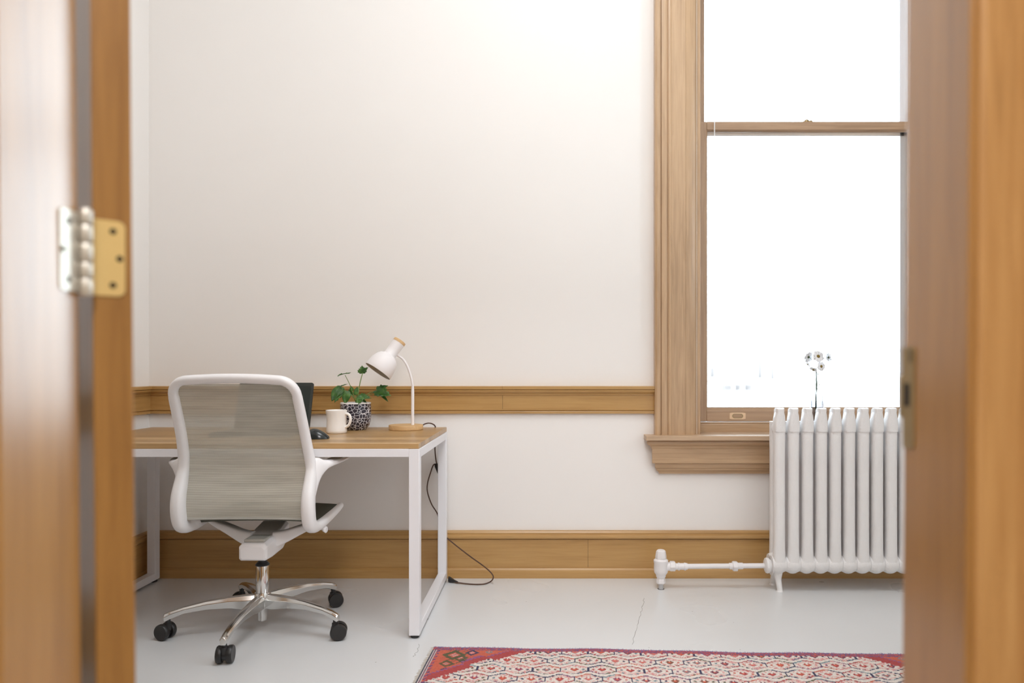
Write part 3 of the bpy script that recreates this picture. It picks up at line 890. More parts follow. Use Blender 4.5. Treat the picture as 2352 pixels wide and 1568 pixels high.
for s in (1, -1):
    c = smooth_path([(0.040, 0.010, 0.350), (0.085, 0.018, 0.362), (0.140, 0.030, 0.385), (0.195, 0.040, 0.408), (0.236, 0.045, 0.430)], 4)
    d = Vector((0.5, -0.866, 0))
    n_ = len(c)
    hs = [0.032 + (0.010 - 0.032) * min(1, (i / (n_ - 1)) * 1.15) for i in range(n_)]
    m = MB().sweep([Vector((s * q.x, q.y, q.z)) for q in c], Vector((s * -0.15, 0.99, 0)), Vector((0, 0, 1)), 0.021, hs, seg=16, power=5)
    m.build('support_arm', m_white_plastic, ch, local=True, smooth=40)
m = MB().tube([(0.215, -0.02, 0.408), (0.250, -0.02, 0.402)], 0.010, 12).sweep([(0.246, -0.02, 0.401), (0.258, -0.02, 0.394)], Vector((0, 1, 0)), Vector((0, 0, 1)), 0.018, 0.011, seg=14, power=3)
m.build('lever', m_white_plastic, ch, local=True, bevel=0.002)
# gas lift and star base
MB().lathe([(0, 0.262), (0.016, 0.262), (0.016, 0.300), (0, 0.300)], seg=24).lathe([(0, 0.252), (0.026, 0.252), (0.027, 0.256), (0.018, 0.266), (0, 0.266)], seg=24).build('gas_piston', m_black, ch, local=True)
MB().lathe([(0, 0.132), (0.0225, 0.132), (0.0245, 0.16), (0.0250, 0.252), (0.0235, 0.256), (0, 0.256)], seg=32).build('column', m_chrome, ch, local=True)
MB().lathe([(0, 0.036), (0.015, 0.036), (0.019, 0.040), (0.019, 0.073), (0.022, 0.078), (0.026, 0.088), (0.032, 0.10), (0.033, 0.135), (0.029, 0.146), (0, 0.147)], seg=32).build('hub', m_alu, ch, local=True)
for k in range(5):
    a = math.radians(-90 + 72 * k) - CR
    d = Vector((math.cos(a), math.sin(a), 0)); p = Vector((-math.sin(a), math.cos(a), 0))
    st = [(0.022, 0.088, 0.142, 0.020), (0.06, 0.088, 0.143, 0.020), (0.12, 0.098, 0.141, 0.018), (0.20, 0.101, 0.133, 0.016), (0.28, 0.093, 0.118, 0.014), (0.322, 0.078, 0.107, 0.013), (0.343, 0.068, 0.098, 0.012), (0.347, 0.070, 0.095, 0.010)]
    rings = []
    for r, z0, z1, hw_ in st:
        c = d * r
        mz = z1 - 0.35 * (z1 - z0)
        rings.append([c + p * -hw_ * 0.75 + Vector((0, 0, z0)), c + p * hw_ * 0.75 + Vector((0, 0, z0)), c + p * hw_ + Vector((0, 0, mz)), c + p * hw_ * 0.55 + Vector((0, 0, z1 - 0.002)),
                      c + Vector((0, 0, z1)), c + p * -hw_ * 0.55 + Vector((0, 0, z1 - 0.002)), c + p * -hw_ + Vector((0, 0, mz))])
    MB().loft(rings).build('leg', m_alu, ch, local=True, smooth=28, bevel=0.0015)
    # twin wheel caster, swivelled
    sw = math.radians([98, 12, 22, 200, 164][k]) - CR
    e = Vector((math.cos(sw), math.sin(sw), 0)); q = Vector((-math.sin(sw), math.cos(sw), 0))
    c = d * 0.333
    wc = c + e * 0.012 + Vector((0, 0, 0.0305))
    m = MB().tube([c + Vector((0, 0, 0.045)), c + Vector((0, 0, 0.085))], 0.009, 12)
    m.sweep([wc - q * 0.008, wc + q * 0.008], e, Vector((0, 0, 1)), 0.021, 0.021, seg=20)
    m.sweep([c + Vector((0, 0, 0.036)), c + Vector((0, 0, 0.062))], e, q, [0.014, 0.013], [0.014, 0.012], seg=14)
    hood = m.build('caster', m_black, ch, local=True)
    for s in (-1, 1):
        cw = wc + q * s * 0.0175
        M = Matrix.Translation(cw) @ Matrix(((e.x, 0, q.x, 0), (e.y, 0, q.y, 0), (0, 1, 0, 0), (0, 0, 0, 1)))
        M = Matrix.Translation(cw) @ (Matrix((e, Vector((0, 0, 1)), q)).transposed().to_4x4())
        h_ = 0.0095
        pr = [(0, -h_ * .8), (0.020, -h_), (0.028, -h_), (0.0305, -h_ * .6), (0.0305, h_ * .6), (0.028, h_), (0.020, h_), (0, h_ * .8)]
        MB().lathe(pr, M, 28).build('wheel', m_black, hood, local=True)

# ------------------------------------------------------------------ things on the desk
# laptop
lp = thing('laptop', (-1.235, 3.09, ZD), 'open black laptop with a dark screen, partly behind the office chair', 'laptop')
x0, x1 = -1.405, -1.068
MB().box(x0, x1, 2.965, 3.20, ZD, ZD + 0.016).build('laptop_base', m_black_soft, lp, bevel=0.004)
kb = MB()
for r in range(5):
    for c in range(13):
        kx = x0 + 0.022 + c * 0.0226; ky = 3.045 + r * 0.0225
        kb.box(kx, kx + 0.019, ky, ky + 0.019, ZD + 0.016, ZD + 0.018)
kb.build('keyboard', m_black, lp)
lean_a = math.radians(17)
LM = Matrix.Translation((0, 3.205, ZD + 0.012)) @ Matrix.Rotation(-lean_a, 4, 'X')
m = MB()
def rr_poly(xa, xb, za, zb, r, n=6):
    out = []
    for cx, cz, a0 in ((xb - r, zb - r, 0), (xa + r, zb - r, PI / 2), (xa + r, za + r, PI), (xb - r, za + r, 1.5 * PI)):
        for k in range(n + 1):
            a = a0 + (PI / 2) * k / n
            out.append((cx + r * math.cos(a), cz + r * math.sin(a)))
    return out
pl_ = rr_poly(x0, x1, 0.0, 0.216, 0.010)
m.loft([[LM @ Vector((p[0], yy, p[1])) for p in pl_] for yy in (0.0, 0.007)])
lid = m.build('laptop_lid', m_black_soft, lp, smooth=30)
pl2 = rr_poly(x0 + 0.010, x1 - 0.010, 0.016, 0.200, 0.002)
m = MB().loft([[LM @ Vector((p[0], yy, p[1])) for p in pl2] for yy in (-0.0008, 0.0)])
m.build('screen', m_screen, lid, smooth=30)

# mouse, lying sideways
mp = W(730, 1000, 2.90)
mo = thing('computer_mouse', (mp.x, 2.895, ZD), 'small black computer mouse on the desk beside the mug', 'mouse')
m = MB()
rings = []
for i in range(15):
    u = i / 14
    xx = -0.050 + 0.096 * u
    wd = 0.030 * (max(0.0, math.sin(PI * (0.04 + 0.92 * u))) ** 0.5)
    h = 0.040 * (max(0.0, math.sin(PI * min(1, 0.05 + 0.90 * u ** 0.75))) ** 0.8) 
    h = max(h, 0.004)
    ring = []
    for k in range(16):
        t = 2 * PI * k / 16
        c, s = math.cos(t), math.sin(t)
        ring.append(Vector((mp.x + xx, 2.895 + wd * c, ZD + 0.001 + (h * s if s > 0 else 0))))
    rings.append(ring)
m.loft(rings)
mb = m.build('mouse_body', m_mouse, mo, smooth=60)

# mug
mg = W(773, 0, 3.15); mug = thing('mug', (mg.x, 3.15, ZD), 'plain cream diner mug standing in front of the potted plant', 'mug')
TM = Matrix.Translation((mg.x, 3.15, ZD))
pr = [(0, 0.0), (0.040, 0.0), (0.043, 0.002), (0.0445, 0.012), (0.0425, 0.028), (0.0420, 0.060), (0.0435, 0.085), (0.0462, 0.098), (0.0460, 0.101), (0.0435, 0.1015), (0.0415, 0.098), (0.0385, 0.080), (0.038, 0.02), (0.034, 0.010), (0, 0.009)]
MB().lathe(pr, TM, 40).build('cup', m_ceramic, mug, smooth=60)
hp = smooth_path([(0.040, 0, 0.084), (0.052, 0, 0.085), (0.062, 0, 0.078), (0.0665, 0, 0.064), (0.064, 0, 0.048), (0.056, 0, 0.034), (0.041, 0, 0.026)], 5)
hp = [TM @ (Matrix.Rotation(math.radians(-12), 4, 'Z') @ q) for q in hp]
MB().tube(hp, [0.0062] * len(hp), 12).build('handle', m_ceramic, mug, smooth=60)

# potted plant
PY = 3.325
pc = W(817, 0, PY)
plant = thing('potted_plant', (pc.x, PY, ZD), 'leafy green plant in a black pot with white crackle lines', 'plant')
TM = Matrix.Translation((pc.x, PY, ZD))
pr = [(0, 0), (0.046, 0), (0.050, 0.004), (0.062, 0.020), (0.0685, 0.042), (0.0705, 0.070), (0.0700, 0.100), (0.0690, 0.124)]
MB().lathe([(0, 0.001)] + pr[1:] + [(0.0655, 0.1235), (0.0650, 0.104)], TM, 48).build('pot', m_pot, plant, smooth=60)
MB().lathe([(0.0692, 0.121), (0.0697, 0.1235), (0.0680, 0.1265), (0.0660, 0.1265), (0.0648, 0.1235), (0.0650, 0.119)], TM, 48).build('pot_rim', m_ceramic, plant, smooth=60)
MB().lathe([(0.0652, 0.104), (0.05, 0.108), (0.02, 0.111), (0, 0.112)], TM, 32).build('soil', m_soil, plant)

LOBED = [(0.0, 0.0), (0.10, -0.10), (0.28, -0.14), (0.36, 0.02), (0.50, 0.06), (0.44, 0.20), (0.52, 0.34), (0.36, 0.38), (0.36, 0.56), (0.20, 0.58), (0.22, 0.76), (0.10, 0.80), (0.0, 1.0)]
OVATE = [(0.0, 0.0), (0.12, -0.05), (0.26, 0.02), (0.36, 0.18), (0.39, 0.36), (0.34, 0.54), (0.25, 0.70), (0.12, 0.87), (0.0, 1.0)]
def leaf(base, tip, wscale, nrm, shape, droop=0.15, fold=0.18):
    base, tip = Vector(base), Vector(tip)
    ax = tip - base; L = ax.length; ax.normalize()
    nrm = Vector(nrm); nrm = (nrm - ax * nrm.dot(ax)).normalized()
    sd = ax.cross(nrm).normalized()
    m = MB()
    def pt(x, y):
        return base + ax * (y * L) + sd * (x * L * wscale) + nrm * (L * (fold * abs(x) - droop * (y * y) + 0.03 * math.sin(9 * x + 7 * y)))
    ys = np.linspace(-0.02, 1.0, 12)
    mid = [m.bm.verts.new(pt(0, max(0.0, p[1]) if p[1] > -0.2 else 0)) for p in shape]
    for s in (1, -1):
        inn = [m.bm.verts.new(pt(s * p[0] * 0.5, p[1])) for p in shape[1:-1]]
        out = [m.bm.verts.new(pt(s * p[0], p[1])) for p in shape[1:-1]]
        n = len(inn)
        for a, b in ((inn, out),):
            for i in range(n - 1): m.bm.faces.new((a[i], b[i], b[i + 1], a[i + 1]))
        for i in range(n - 1): m.bm.faces.new((mid[i + 1], inn[i], inn[i + 1], mid[i + 2]))
        m.bm.faces.new((mid[0], out[0], inn[0])); m.bm.faces.new((mid[0], inn[0], mid[1]))
        m.bm.faces.new((inn[-1], out[-1], mid[-1])); m.bm.faces.new((mid[-2], inn[-1], mid[-1]))
    bmesh.ops.remove_doubles(m.bm, verts=m.bm.verts, dist=1e-5)
    o = m.build('leaf', m_leaf, plant, smooth=80)
    s = o.modifiers.new('thick', 'SOLIDIFY'); s.thickness = 0.0008
    return o
def stem(pts, r=0.0016, mat=None):
    sp_ = smooth_path(pts, 6)
    n = len(sp_)
    MB().tube(sp_, [r * (1.25 - 0.5 * i / n) for i in range(n)], 8).build('stem', mat or m_stem, plant, smooth=60)
q = lambda x, y, dy=0.0: W(660 + x / 5.6, 760 + y / 5.6, PY + dy)
root = q(900, 960)
stem([root, q(860, 860), q(810, 705, -.01), q(742, 566, -.02)])
stem([root, q(905, 850), q(930, 690, .01), q(970, 530, .02)], 0.0022)
stem([root, q(850, 850), q(770, 780, .02), q(700, 740, .03)])
stem([root, q(870, 880, -.02), q(800, 800, -.03)])
stem([root, q(880, 850, .03), q(830, 770, .04)])
stem([root, q(905, 880, -.02), q(880, 800, -.03)])
stem([root, q(920, 900, -.02), q(960, 870, -.03)])
stem([root, q(990, 850, .0), q(1070, 790, .01), q(1150, 772, .01)], 0.0017)
stem([root, q(1010, 860, .02), q(1120, 790, .03), q(1190, 790, .03)], 0.0013)
CAMN = Vector((0, -1, 0.25))
leaf(q(785, 545, -.03), q(640, 560, -.02), 0.75, (0.05, -0.12, 1), LOBED, 0.10, 0.1)
leaf(q(700, 545, -.05), q(640, 575, -.06), 0.55, (0.0, -0.3, 1), OVATE, 0.2, 0.1)
leaf(q(965, 535, .02), q(960, 440, .02), 1.25, (0.1, -1, 0.5), LOBED, 0.0, 0.25)
leaf(q(975, 520, .02), q(1045, 462, .01), 0.7, (0.4, -0.8, 0.5), LOBED, 0.0, 0.2)
leaf(q(700, 725, .02), q(560, 890, -.02), 0.95, (-0.35, -1, 0.45), OVATE, 0.12, 0.25)
leaf(q(690, 760, .0), q(605, 920, -.03), 0.65, (0.3, -1, 0.2), LOBED, 0.10, 0.3)
leaf(q(690, 712, .03), q(780, 676, .03), 0.45, (0.1, -0.4, 1), LOBED, 0.05, 0.1)
leaf(q(770, 775, -.03), q(740, 940, -.04), 0.85, (0.2, -1, 0.25), OVATE, 0.06, 0.2)
leaf(q(830, 765, .04), q(815, 700, .04), 0.9, CAMN, LOBED, 0.0, 0.1)
leaf(q(880, 820, -.03), q(900, 712, -.02), 0.8, (-0.2, -1, 0.3), OVATE, 0.05, 0.2)
leaf(q(790, 770, .05), q(850, 830, .05), 0.8, (0.1, -1, 0.4), LOBED, 0.05, 0.2)
leaf(q(930, 850, -.04), q(1085, 860, -.05), 0.75, (0.0, -0.8, 0.9), LOBED, 0.06, 0.2)
leaf(q(950, 850, -.05), q(875, 975, -.07), 0.72, (-0.1, -1, 0.4), LOBED, 0.08, 0.2)
leaf(q(940, 870, -.02), q(1020, 920, -.04), 0.6, (0.2, -1, 0.5), LOBED, 0.08, 0.2)
leaf(q(1155, 765, .01), q(1335, 830, -.01), 0.85, (0.1, -1, 0.6), LOBED, 0.06, 0.22)
leaf(q(1170, 760, .02), q(1300, 700, .02), 0.65, (-0.1, -1, 0.6), OVATE, 0.0, 0.22)
leaf(q(1190, 790, .03), q(1298, 912, .01), 0.32, (0.1, -1, 0.3), OVATE, 0.05, 0.1)

# lamp
LY = 3.33
lc = W(932.5, 0, LY)
lamp = thing('desk_lamp', (lc.x, LY, ZD), 'white gooseneck desk lamp with a round beech base and beech cap', 'lamp')
MB().lathe([(0, 0), (0.076, 0), (0.0785, 0.002), (0.0790, 0.020), (0.0775, 0.0225), (0, 0.0228)], Matrix.Translation((lc.x, LY, ZD)), 56).build('base', m_bamboo, lamp)
lq = lambda x, y, dy=0.0: W(660 + x / 5.6, 760 + y / 5.6, LY + dy)
px_, pt_ = lq(1612, 1195).x, lq(1612, 715).z
MB().lathe([(0, 0), (0.0078, 0), (0.0072, 0.01), (0.0072, pt_ - ZD - 0.04), (0.0058, pt_ - ZD - 0.02), (0.0052, pt_ - ZD - 0.01), (0, pt_ - ZD - 0.01)], Matrix.Translation((px_, LY, ZD + 0.0215)), 20).build('pole', m_lamp, lamp)
nk = smooth_path([lq(1612, 720), lq(1602, 640), lq(1576, 540), lq(1540, 445), lq(1490, 365), lq(1428, 318), lq(1385, 300)], 7)
MB().tube(nk, [0.0054] * len(nk), 14).build('gooseneck', m_lamp, lamp)
cap_c = lq(1437, 145); op_c = lq(1178, 540)
ax = (op_c - cap_c); ax.y = -0.27 * ax.length; ax.normalize()
zaxis = ax; xaxis = Vector((0, 1, 0)).cross(zaxis).normalized(); yaxis = zaxis.cross(xaxis)
SM = Matrix.Translation(cap_c - ax * 0.006) @ Matrix((xaxis, yaxis, zaxis)).transposed().to_4x4()
outp = [(0.0288, 0.010), (0.0283, 0.045), (0.0278, 0.078), (0.031, 0.082), (0.041, 0.088), (0.050, 0.098), (0.057, 0.112), (0.0615, 0.128), (0.0642, 0.148), (0.0660, 0.172)]
MB().lathe([(0, 0.010)] + outp + [(0.0655, 0.1728), (0.0645, 0.172)], SM, 56).build('lamp_shade', m_lamp, lamp, smooth=60)
inp = [(0.0648, 0.1722), (0.0628, 0.148), (0.060, 0.128), (0.0555, 0.112), (0.0485, 0.099), (0.039, 0.090), (0.02, 0.086), (0, 0.086)]
MB().lathe(inp, SM, 56).build('shade_lining', m_lampin, lamp, smooth=60)
MB().lathe([(0, -0.003), (0.0292, -0.003), (0.0300, -0.001), (0.0300, 0.010), (0, 0.0102)], SM, 48).build('cap', m_bamboo, lamp)
MB().lathe([(0, 0.085), (0.014, 0.085), (0.016, 0.10), (0.030, 0.130), (0.026, 0.150), (0, 0.160)], SM, 24).build('bulb', plain('lamp_bulb', (0.75, 0.72, 0.66), 0.35), lamp)

# lamp cable
cab = []
cab += [lq(1745, 1208, .01), lq(1775, 1192, .03), lq(1820, 1184, .06), lq(1865, 1194, .09), lq(1900, 1222, .12)]
cq = lambda px, py, Y: W(px, py, Y)
cab1 = smooth_path(cab + [cq(1000, 990, 3.478), cq(999, 1010, 3.485), cq(999.5, 1040, 3.49), cq(1003, 1066, 3.49)], 6)
cab2 = smooth_path([cq(1008, 1080, 3.495), cq(1004, 1068, 3.492), cq(996, 1067, 3.49), cq(989, 1085, 3.49), cq(982, 1110, 3.49), cq(982, 1130, 3.49), cq(991, 1157, 3.49), cq(1004, 1178, 3.49), cq(1009, 1196, 3.49),
                    cq(1014, 1218, 3.48), cq(1027, 1235, 3.465), cq(1052, 1256, 3.46), cq(1082, 1279, 3.455), cq(1110, 1299, 3.44), cq(1127, 1314, 3.41), cq(1133, 1325, 3.40),
                    Vector(fl_pt(1127, 1337)) + Vector((0, -0.0, .004)), Vector(fl_pt(1110, 1343)) + Vector((0, 0, .004)), Vector(fl_pt(1080, 1343)) + Vector((0, 0, .004)), Vector(fl_pt(1046, 1340)) + Vector((0, 0, .006))], 6)
cable = thing('lamp_cable', (W(1000, 0, 3.48).x, 3.49, 0), 'brown fabric lamp cable hanging behind the desk and looping on the floor', 'cable')
MB().tube(cab1, 0.0030, 8).build('cord', m_cable, cable, smooth=60)
MB().tube(cab2, 0.0030, 8).build('cord', m_cable, cable, smooth=60)
sa, sb = cq(1001, 1064, 3.492), cq(1012, 1090, 3.498)
MB().sweep([sa, sa.lerp(sb, .2), sa.lerp(sb, .8), sb], Vector((1, 0, 0.35)).normalized(), Vector((0, 1, 0)), [0.007, 0.011, 0.011, 0.007], [0.006, 0.008, 0.008, 0.006], seg=12, power=3).build('inline_switch', m_black, cable)
pg0, pg1 = Vector(fl_pt(1052, 1340)) + Vector((0, 0, 0.006)), Vector(fl_pt(1030, 1336)) + Vector((0, 0, 0.014))
MB().sweep([pg0, pg0.lerp(pg1, .35), pg0.lerp(pg1, .8), pg1], Vector((0, 1, 0)), Vector((0, 0, 1)), [0.005, 0.008, 0.014, 0.013], [0.004, 0.006, 0.0125, 0.012], seg=12, power=3.5).build('plug', m_black, cable)

# ------------------------------------------------------------------ radiator
RX, RY = W(1789.5, 0, 3.295).x, 3.37
rad = thing('radiator', (RX + 0.38, RY, 0), 'white painted cast iron column radiator below the window', 'radiator')
PITCH = 0.0640
def rad_section():
    m = MB()
    for cy, hwd, dep in ((3.296, 0.0250, 0.027), (3.368, 0.0195, 0.024)):
        zs = [0.115, 0.16, 0.20, 0.30, 0.45, 0.60, 0.72, 0.775]
        hh = [0.030, 0.028, 0.0262, 0.0255, 0.0255, 0.0255, 0.0265, 0.026]
        f = hwd / 0.0255
        m.sweep([(0, cy, z) for z in zs], Vector((1, 0, 0)), Vector((0, 1, 0)), [h * f for h in hh], [dep] * len(zs), seg=18, power=2.6)
    # crown: bottle-shaped silhouette in X-Z carried front to back
    sil = [(0.0252, 0.735), (0.0262, 0.752), (0.0260, 0.775), (0.0242, 0.795), (0.0215, 0.812), (0.0190, 0.821), (0.0180, 0.827), (0.0197, 0.834), (0.0190, 0.843)]
    rings = []
    for yy, sx, sz in ((3.266, 0.62, 0.955), (3.270, 0.84, 0.975), (3.280, 0.97, 0.993), (3.296, 1, 1), (3.312, 0.95, 0.99), (3.325, 0.84, 0.955), (3.345, 0.72, 0.935), (3.37, 0.68, 0.93), (3.385, 0.64, 0.925), (3.392, 0.5, 0.915)):
        kz = 1 - (1 - sz) * 9.5 if yy > 3.30 else 1 - (1 - sz) * 1.5
        r = [Vector((x * sx, yy, 0.735 + (z - 0.735) * kz)) for x, z in sil] + [Vector((-x * sx, yy, 0.735 + (z - 0.735) * kz)) for x, z in reversed(sil)]
        rings.append(r)
    m.loft(rings)
    # lower hub, barrel along X
    MX = Matrix.Translation((0, 0, 0)) @ Matrix.Rotation(PI / 2, 4, 'Y')
    hp_ = [(0, -0.0315), (0.036, -0.0315), (0.0385, -0.024), (0.0445, -0.012), (0.046, 0.0), (0.0445, 0.012), (0.0385, 0.024), (0.036, 0.0315), (0, 0.0315)]
    for cy, s in ((3.312, 1.0), (3.352, 0.95)):
        m.lathe(hp_, Matrix.Translation((0, cy, 0.125)) @ Matrix.Diagonal((1, 1, s, 1)) @ MX, 22)
    m.lathe([(0, -0.012), (0.015, -0.012), (0.015, 0.0315), (0, 0.0315)], Matrix.Translation((0, 3.345, 0.735)) @ MX, 16)
    # small tie boss between sections
    m.lathe([(0, 0.0), (0.0085, 0.0), (0.0085, 0.064), (0, 0.064)], Matrix.Translation((0, 3.325, 0.728)) @ MX, 10)
    m.lathe([(0, 0.027), (0.011, 0.027), (0.011, 0.0315), (0, 0.0315)], Matrix.Translation((0, 3.325, 0.728)) @ MX, 10)
    return m
rs0 = None
NS = 13
for i in range(NS):
    if rs0 is None:
        mbs = rad_section()
        for v in mbs.bm.verts: v.co.x += RX; 
        rs0 = mbs.build('section', m_rad, rad, smooth=42)
        sec = rs0
    else:
        sec = rs0.copy(); COL.objects.link(sec); sec.parent = rad
        sec.location = (i * PITCH, 0, 0)
for xi in (0, NS - 1):
    xx = RX + xi * PITCH
    for cy, fy in ((3.316, 3.303), (3.36, 3.405)):
        c = smooth_path([(xx, cy, 0.105), (xx, cy - 0.0, 0.070), (xx + 0.002, (cy + fy) / 2, 0.040), (xx + 0.005, fy, 0.010), (xx + 0.005, fy, 0.0)], 4)
        n_ = len(c)
        MB().sweep(c, Vector((1, 0, 0)), Vector((0, 1, 0)), [float(np.interp(i / (n_ - 1), [0, .4, .8, 1], [.028, .014, .012, .015])) for i in range(n_)],
                   [float(np.interp(i / (n_ - 1), [0, .4, .8, 1], [.024, .015, .013, .016])) for i in range(n_)], seg=14, power=2.5).build('foot', m_rad, rad, smooth=60)
m_pipe = plain('white_painted_pipe', (0.78, 0.755, 0.76), 0.4, bump=0.35, bscale=60)
PYy, PZ = 3.335, 0.104
MXp = Matrix.Rotation(PI / 2, 4, 'Y')
x_b0, x_b1 = W(1755, 0, PYy).x, RX - 0.030
Lb = x_b1 - x_b0
MB().lathe([(0, 0), (0.026, 0), (0.034, 0.004), (0.036, 0.012), (0.034, 0.018), (0.028, 0.020), (0.028, 0.026), (0.044, 0.030), (0.044, Lb), (0, Lb)], Matrix.Translation((x_b0, PYy - 0.01, PZ + 0.008)) @ MXp, 28).build('end_bushing', m_rad, rad, smooth=40)
xv = W(1518, 0, PYy).x
MB().tube([(xv + 0.02, PYy, PZ), (x_b0 + 0.01, PYy, PZ + 0.004)], 0.0118, 16).build('pipe', m_pipe, rad)
def hexnut(xa, xb, r):
    m = MB()
    pr_ = [[Vector((x, PYy + r * k * math.cos(PI / 3 * j), PZ + 0.002 + r * k * math.sin(PI / 3 * j))) for j in range(6)] for x, k in ((xa, .88), (xa + .003, 1), (xb - .003, 1), (xb, .88))]
    return m.loft(pr_)
X = lambda p: W(p, 0, PYy).x
hexnut(X(1538), X(1551), 0.0245).build('union_nut', m_pipe, rad, bevel=0.002)
m = MB().tube([(X(1550), PYy, PZ), (X(1579), PYy, PZ + 0.001)], 0.0150, 16)
m.lathe([(0, 0), (0.0175, 0), (0.0175, 0.008), (0, 0.008)], Matrix.Translation((X(1557), PYy, PZ)) @ MXp, 18).lathe([(0, 0), (0.0175, 0), (0.0175, 0.008), (0, 0.008)], Matrix.Translation((X(1571), PYy, PZ)) @ MXp, 18)
m.build('pipe_sleeve', m_pipe, rad, bevel=0.001)
hexnut(X(1682), X(1694), 0.024).build('union_nut', m_pipe, rad, bevel=0.002)
MB().tube([(X(1675), PYy, PZ + .002), (X(1706), PYy, PZ + .003)], 0.0150, 16).build('pipe_sleeve', m_pipe, rad, bevel=0.001)
MV = Matrix.Translation((xv, PYy, 0))
vb = MB().lathe([(0, 0.050), (0.017, 0.050), (0.022, 0.058), (0.022, 0.064), (0.024, 0.068), (0.031, 0.078), (0.0325, 0.090), (0.032, 0.120), (0.0335, 0.124), (0.0335, 0.134), (0.029, 0.138), (0.025, 0.142), (0, 0.142)], MV, 28)
vb.tube([(xv + 0.02, PYy, PZ), (X(1542), PYy, PZ)], 0.019, 16)
vv_ = vb.build('valve', m_pipe, rad, smooth=40)
MB().lathe([(0, 0.142), (0.026, 0.142), (0.027, 0.147), (0.024, 0.166), (0.022, 0.176), (0.016, 0.182), (0, 0.183)], MV, 8).build('valve_cap', m_pipe, vv_, bevel=0.002, smooth=20)
MB().lathe([(0, 0.026), (0.020, 0.026), (0.022, 0.030), (0.022, 0.046), (0.018, 0.051), (0, 0.051)], MV, 6).build('lower_nut', m_pipe, vv_, bevel=0.002, smooth=20)
MB().lathe([(0, 0.0), (0.0115, 0.0), (0.0115, 0.03), (0, 0.03)], MV, 18).build('riser', plain('worn_grey_pipe', (0.50, 0.50, 0.51), 0.45), vv_)
m = MB().lathe([(0.0115, 0.0006), (0.0150, 0.0008), (0.0152, 0.0)], MV, 24)
m.build('pipe_collar', m_dark, vv_)

# ------------------------------------------------------------------ vase and daisies on the window stool
VYy = 3.575
vc = W(1876, 0, VYy)
zst = ZS1 + (VYy - stool_front) / (YW + 0.15 - stool_front) * (z_st - ZS1)
vase = thing('glass_vase', (vc.x, VYy, zst), 'clear glass vase half full of water on the window sill', 'vase')
TM = Matrix.Translation((vc.x, VYy, zst))
vt = W(0, 905, VYy).z - zst
MB().lathe([(0, 0.0), (0.031, 0.0), (0.0325, 0.003), (0.0325, vt), (0.0315, vt + 0.001), (0.0300, vt), (0.0300, 0.010), (0, 0.009)], TM, 48).build('vase_body', m_vase, vase, smooth=60)
wz = W(0, 921, VYy).z - zst
MB().lathe([(0, 0.0095), (0.0298, 0.0105), (0.0298, wz), (0, wz)], TM, 48).build('water', m_water, vase, smooth=60)
dq = lambda x, y, dy=0.0: W(1740 + x / 5.808, 780 + y / 5.808, VYy + dy)
def daisy(c, face, R, stem_pts, label, cat='flower', npet=17):
    base = Vector(stem_pts[-1])
    d = thing('daisy', base, label, cat, group='daisies in the glass vase')
    n = Vector(face).normalized()
    u = n.cross(Vector((0.1, 0.2, 1))).normalized(); v = n.cross(u).normalized()
    rs = random.Random(int(c.x * 1e5) & 0xffff)
    m = MB()
    for k in range(npet):
        a = 2 * PI * k / npet + rs.uniform(-0.08, 0.08)
        d1 = u * math.cos(a) + v * math.sin(a); d2 = n.cross(d1)
        L = R * rs.uniform(0.85, 1.05); wv = R * 0.20
        bend = rs.uniform(-0.18, 0.10)
        prev = None
        for (t, ww) in ((0.12, 0.5), (0.35, 0.95), (0.6, 1.1), (0.85, 1.0), (1.0, 0.45)):
            cc = c + d1 * (L * t) + n * (bend * L * t * t + 0.001 * (k % 2))
            pr2 = (m.bm.verts.new(cc - d2 * wv * ww), m.bm.verts.new(cc + n * 0.0006), m.bm.verts.new(cc + d2 * wv * ww))
            if prev:
                m.bm.faces.new((prev[0], prev[1], pr2[1], pr2[0])); m.bm.faces.new((prev[1], prev[2], pr2[2], pr2[1]))
            prev = pr2
    o = m.build('petals', m_petal, d, smooth=80)
    s = o.modifiers.new('thick', 'SOLIDIFY'); s.thickness = 0.0006
    M = Matrix.Translation(c) @ Matrix((u, v, n)).transposed().to_4x4()
    MB().lathe([(0, -0.001), (R * 0.26, -0.0005), (R * 0.29, 0.002), (R * 0.2, 0.005), (0, 0.006)], M, 20).build('flower_centre', m_centre, d, smooth=60)
    M2 = Matrix.Translation(c - n * 0.006) @ Matrix((u, v, n)).transposed().to_4x4()
    MB().lathe([(0, 0), (R * 0.14, 0.001), (R * 0.22, 0.005), (0, 0.0052)], M2, 14).build('calyx', m_stem_dark, d, smooth=60)
    sp_ = smooth_path([c - n * 0.005] + [Vector(p) for p in stem_pts], 6)
    MB().tube(sp_, 0.00115, 6).build('stem', m_stem_dark, d, smooth=60)
bt = Vector((vc.x - 0.004, VYy, zst + 0.012))
nd = dq(780, 830)
daisy(dq(810, 222, -.01), (0.05, -1, 0.35), 0.0300, [dq(800, 300, .008), dq(790, 400), dq(790, 600), nd, bt + Vector((0.002, 0, 0))], 'topmost white daisy in the vase, facing the room with a dark yellow centre')
daisy(dq(680, 232, -.0), (-0.42, 0.85, 0.35), 0.0280, [dq(735, 275, .0), dq(772, 345), dq(786, 460, .004), dq(784, 640, .004), nd + Vector((0.003, .002, 0)), bt + Vector((0.006, .004, 0))], 'upper left white daisy in the vase, turned away to the left')
daisy(dq(950, 235, .0), (0.95, 0.15, 0.2), 0.0250, [dq(895, 248, .0), dq(845, 300, .004), dq(806, 400, .005), dq(800, 520, .003), dq(788, 700), nd + Vector((-.002, .002, 0)), bt + Vector((-.002, .005, 0))], 'outermost white daisy on the right of the bunch, seen from the side')
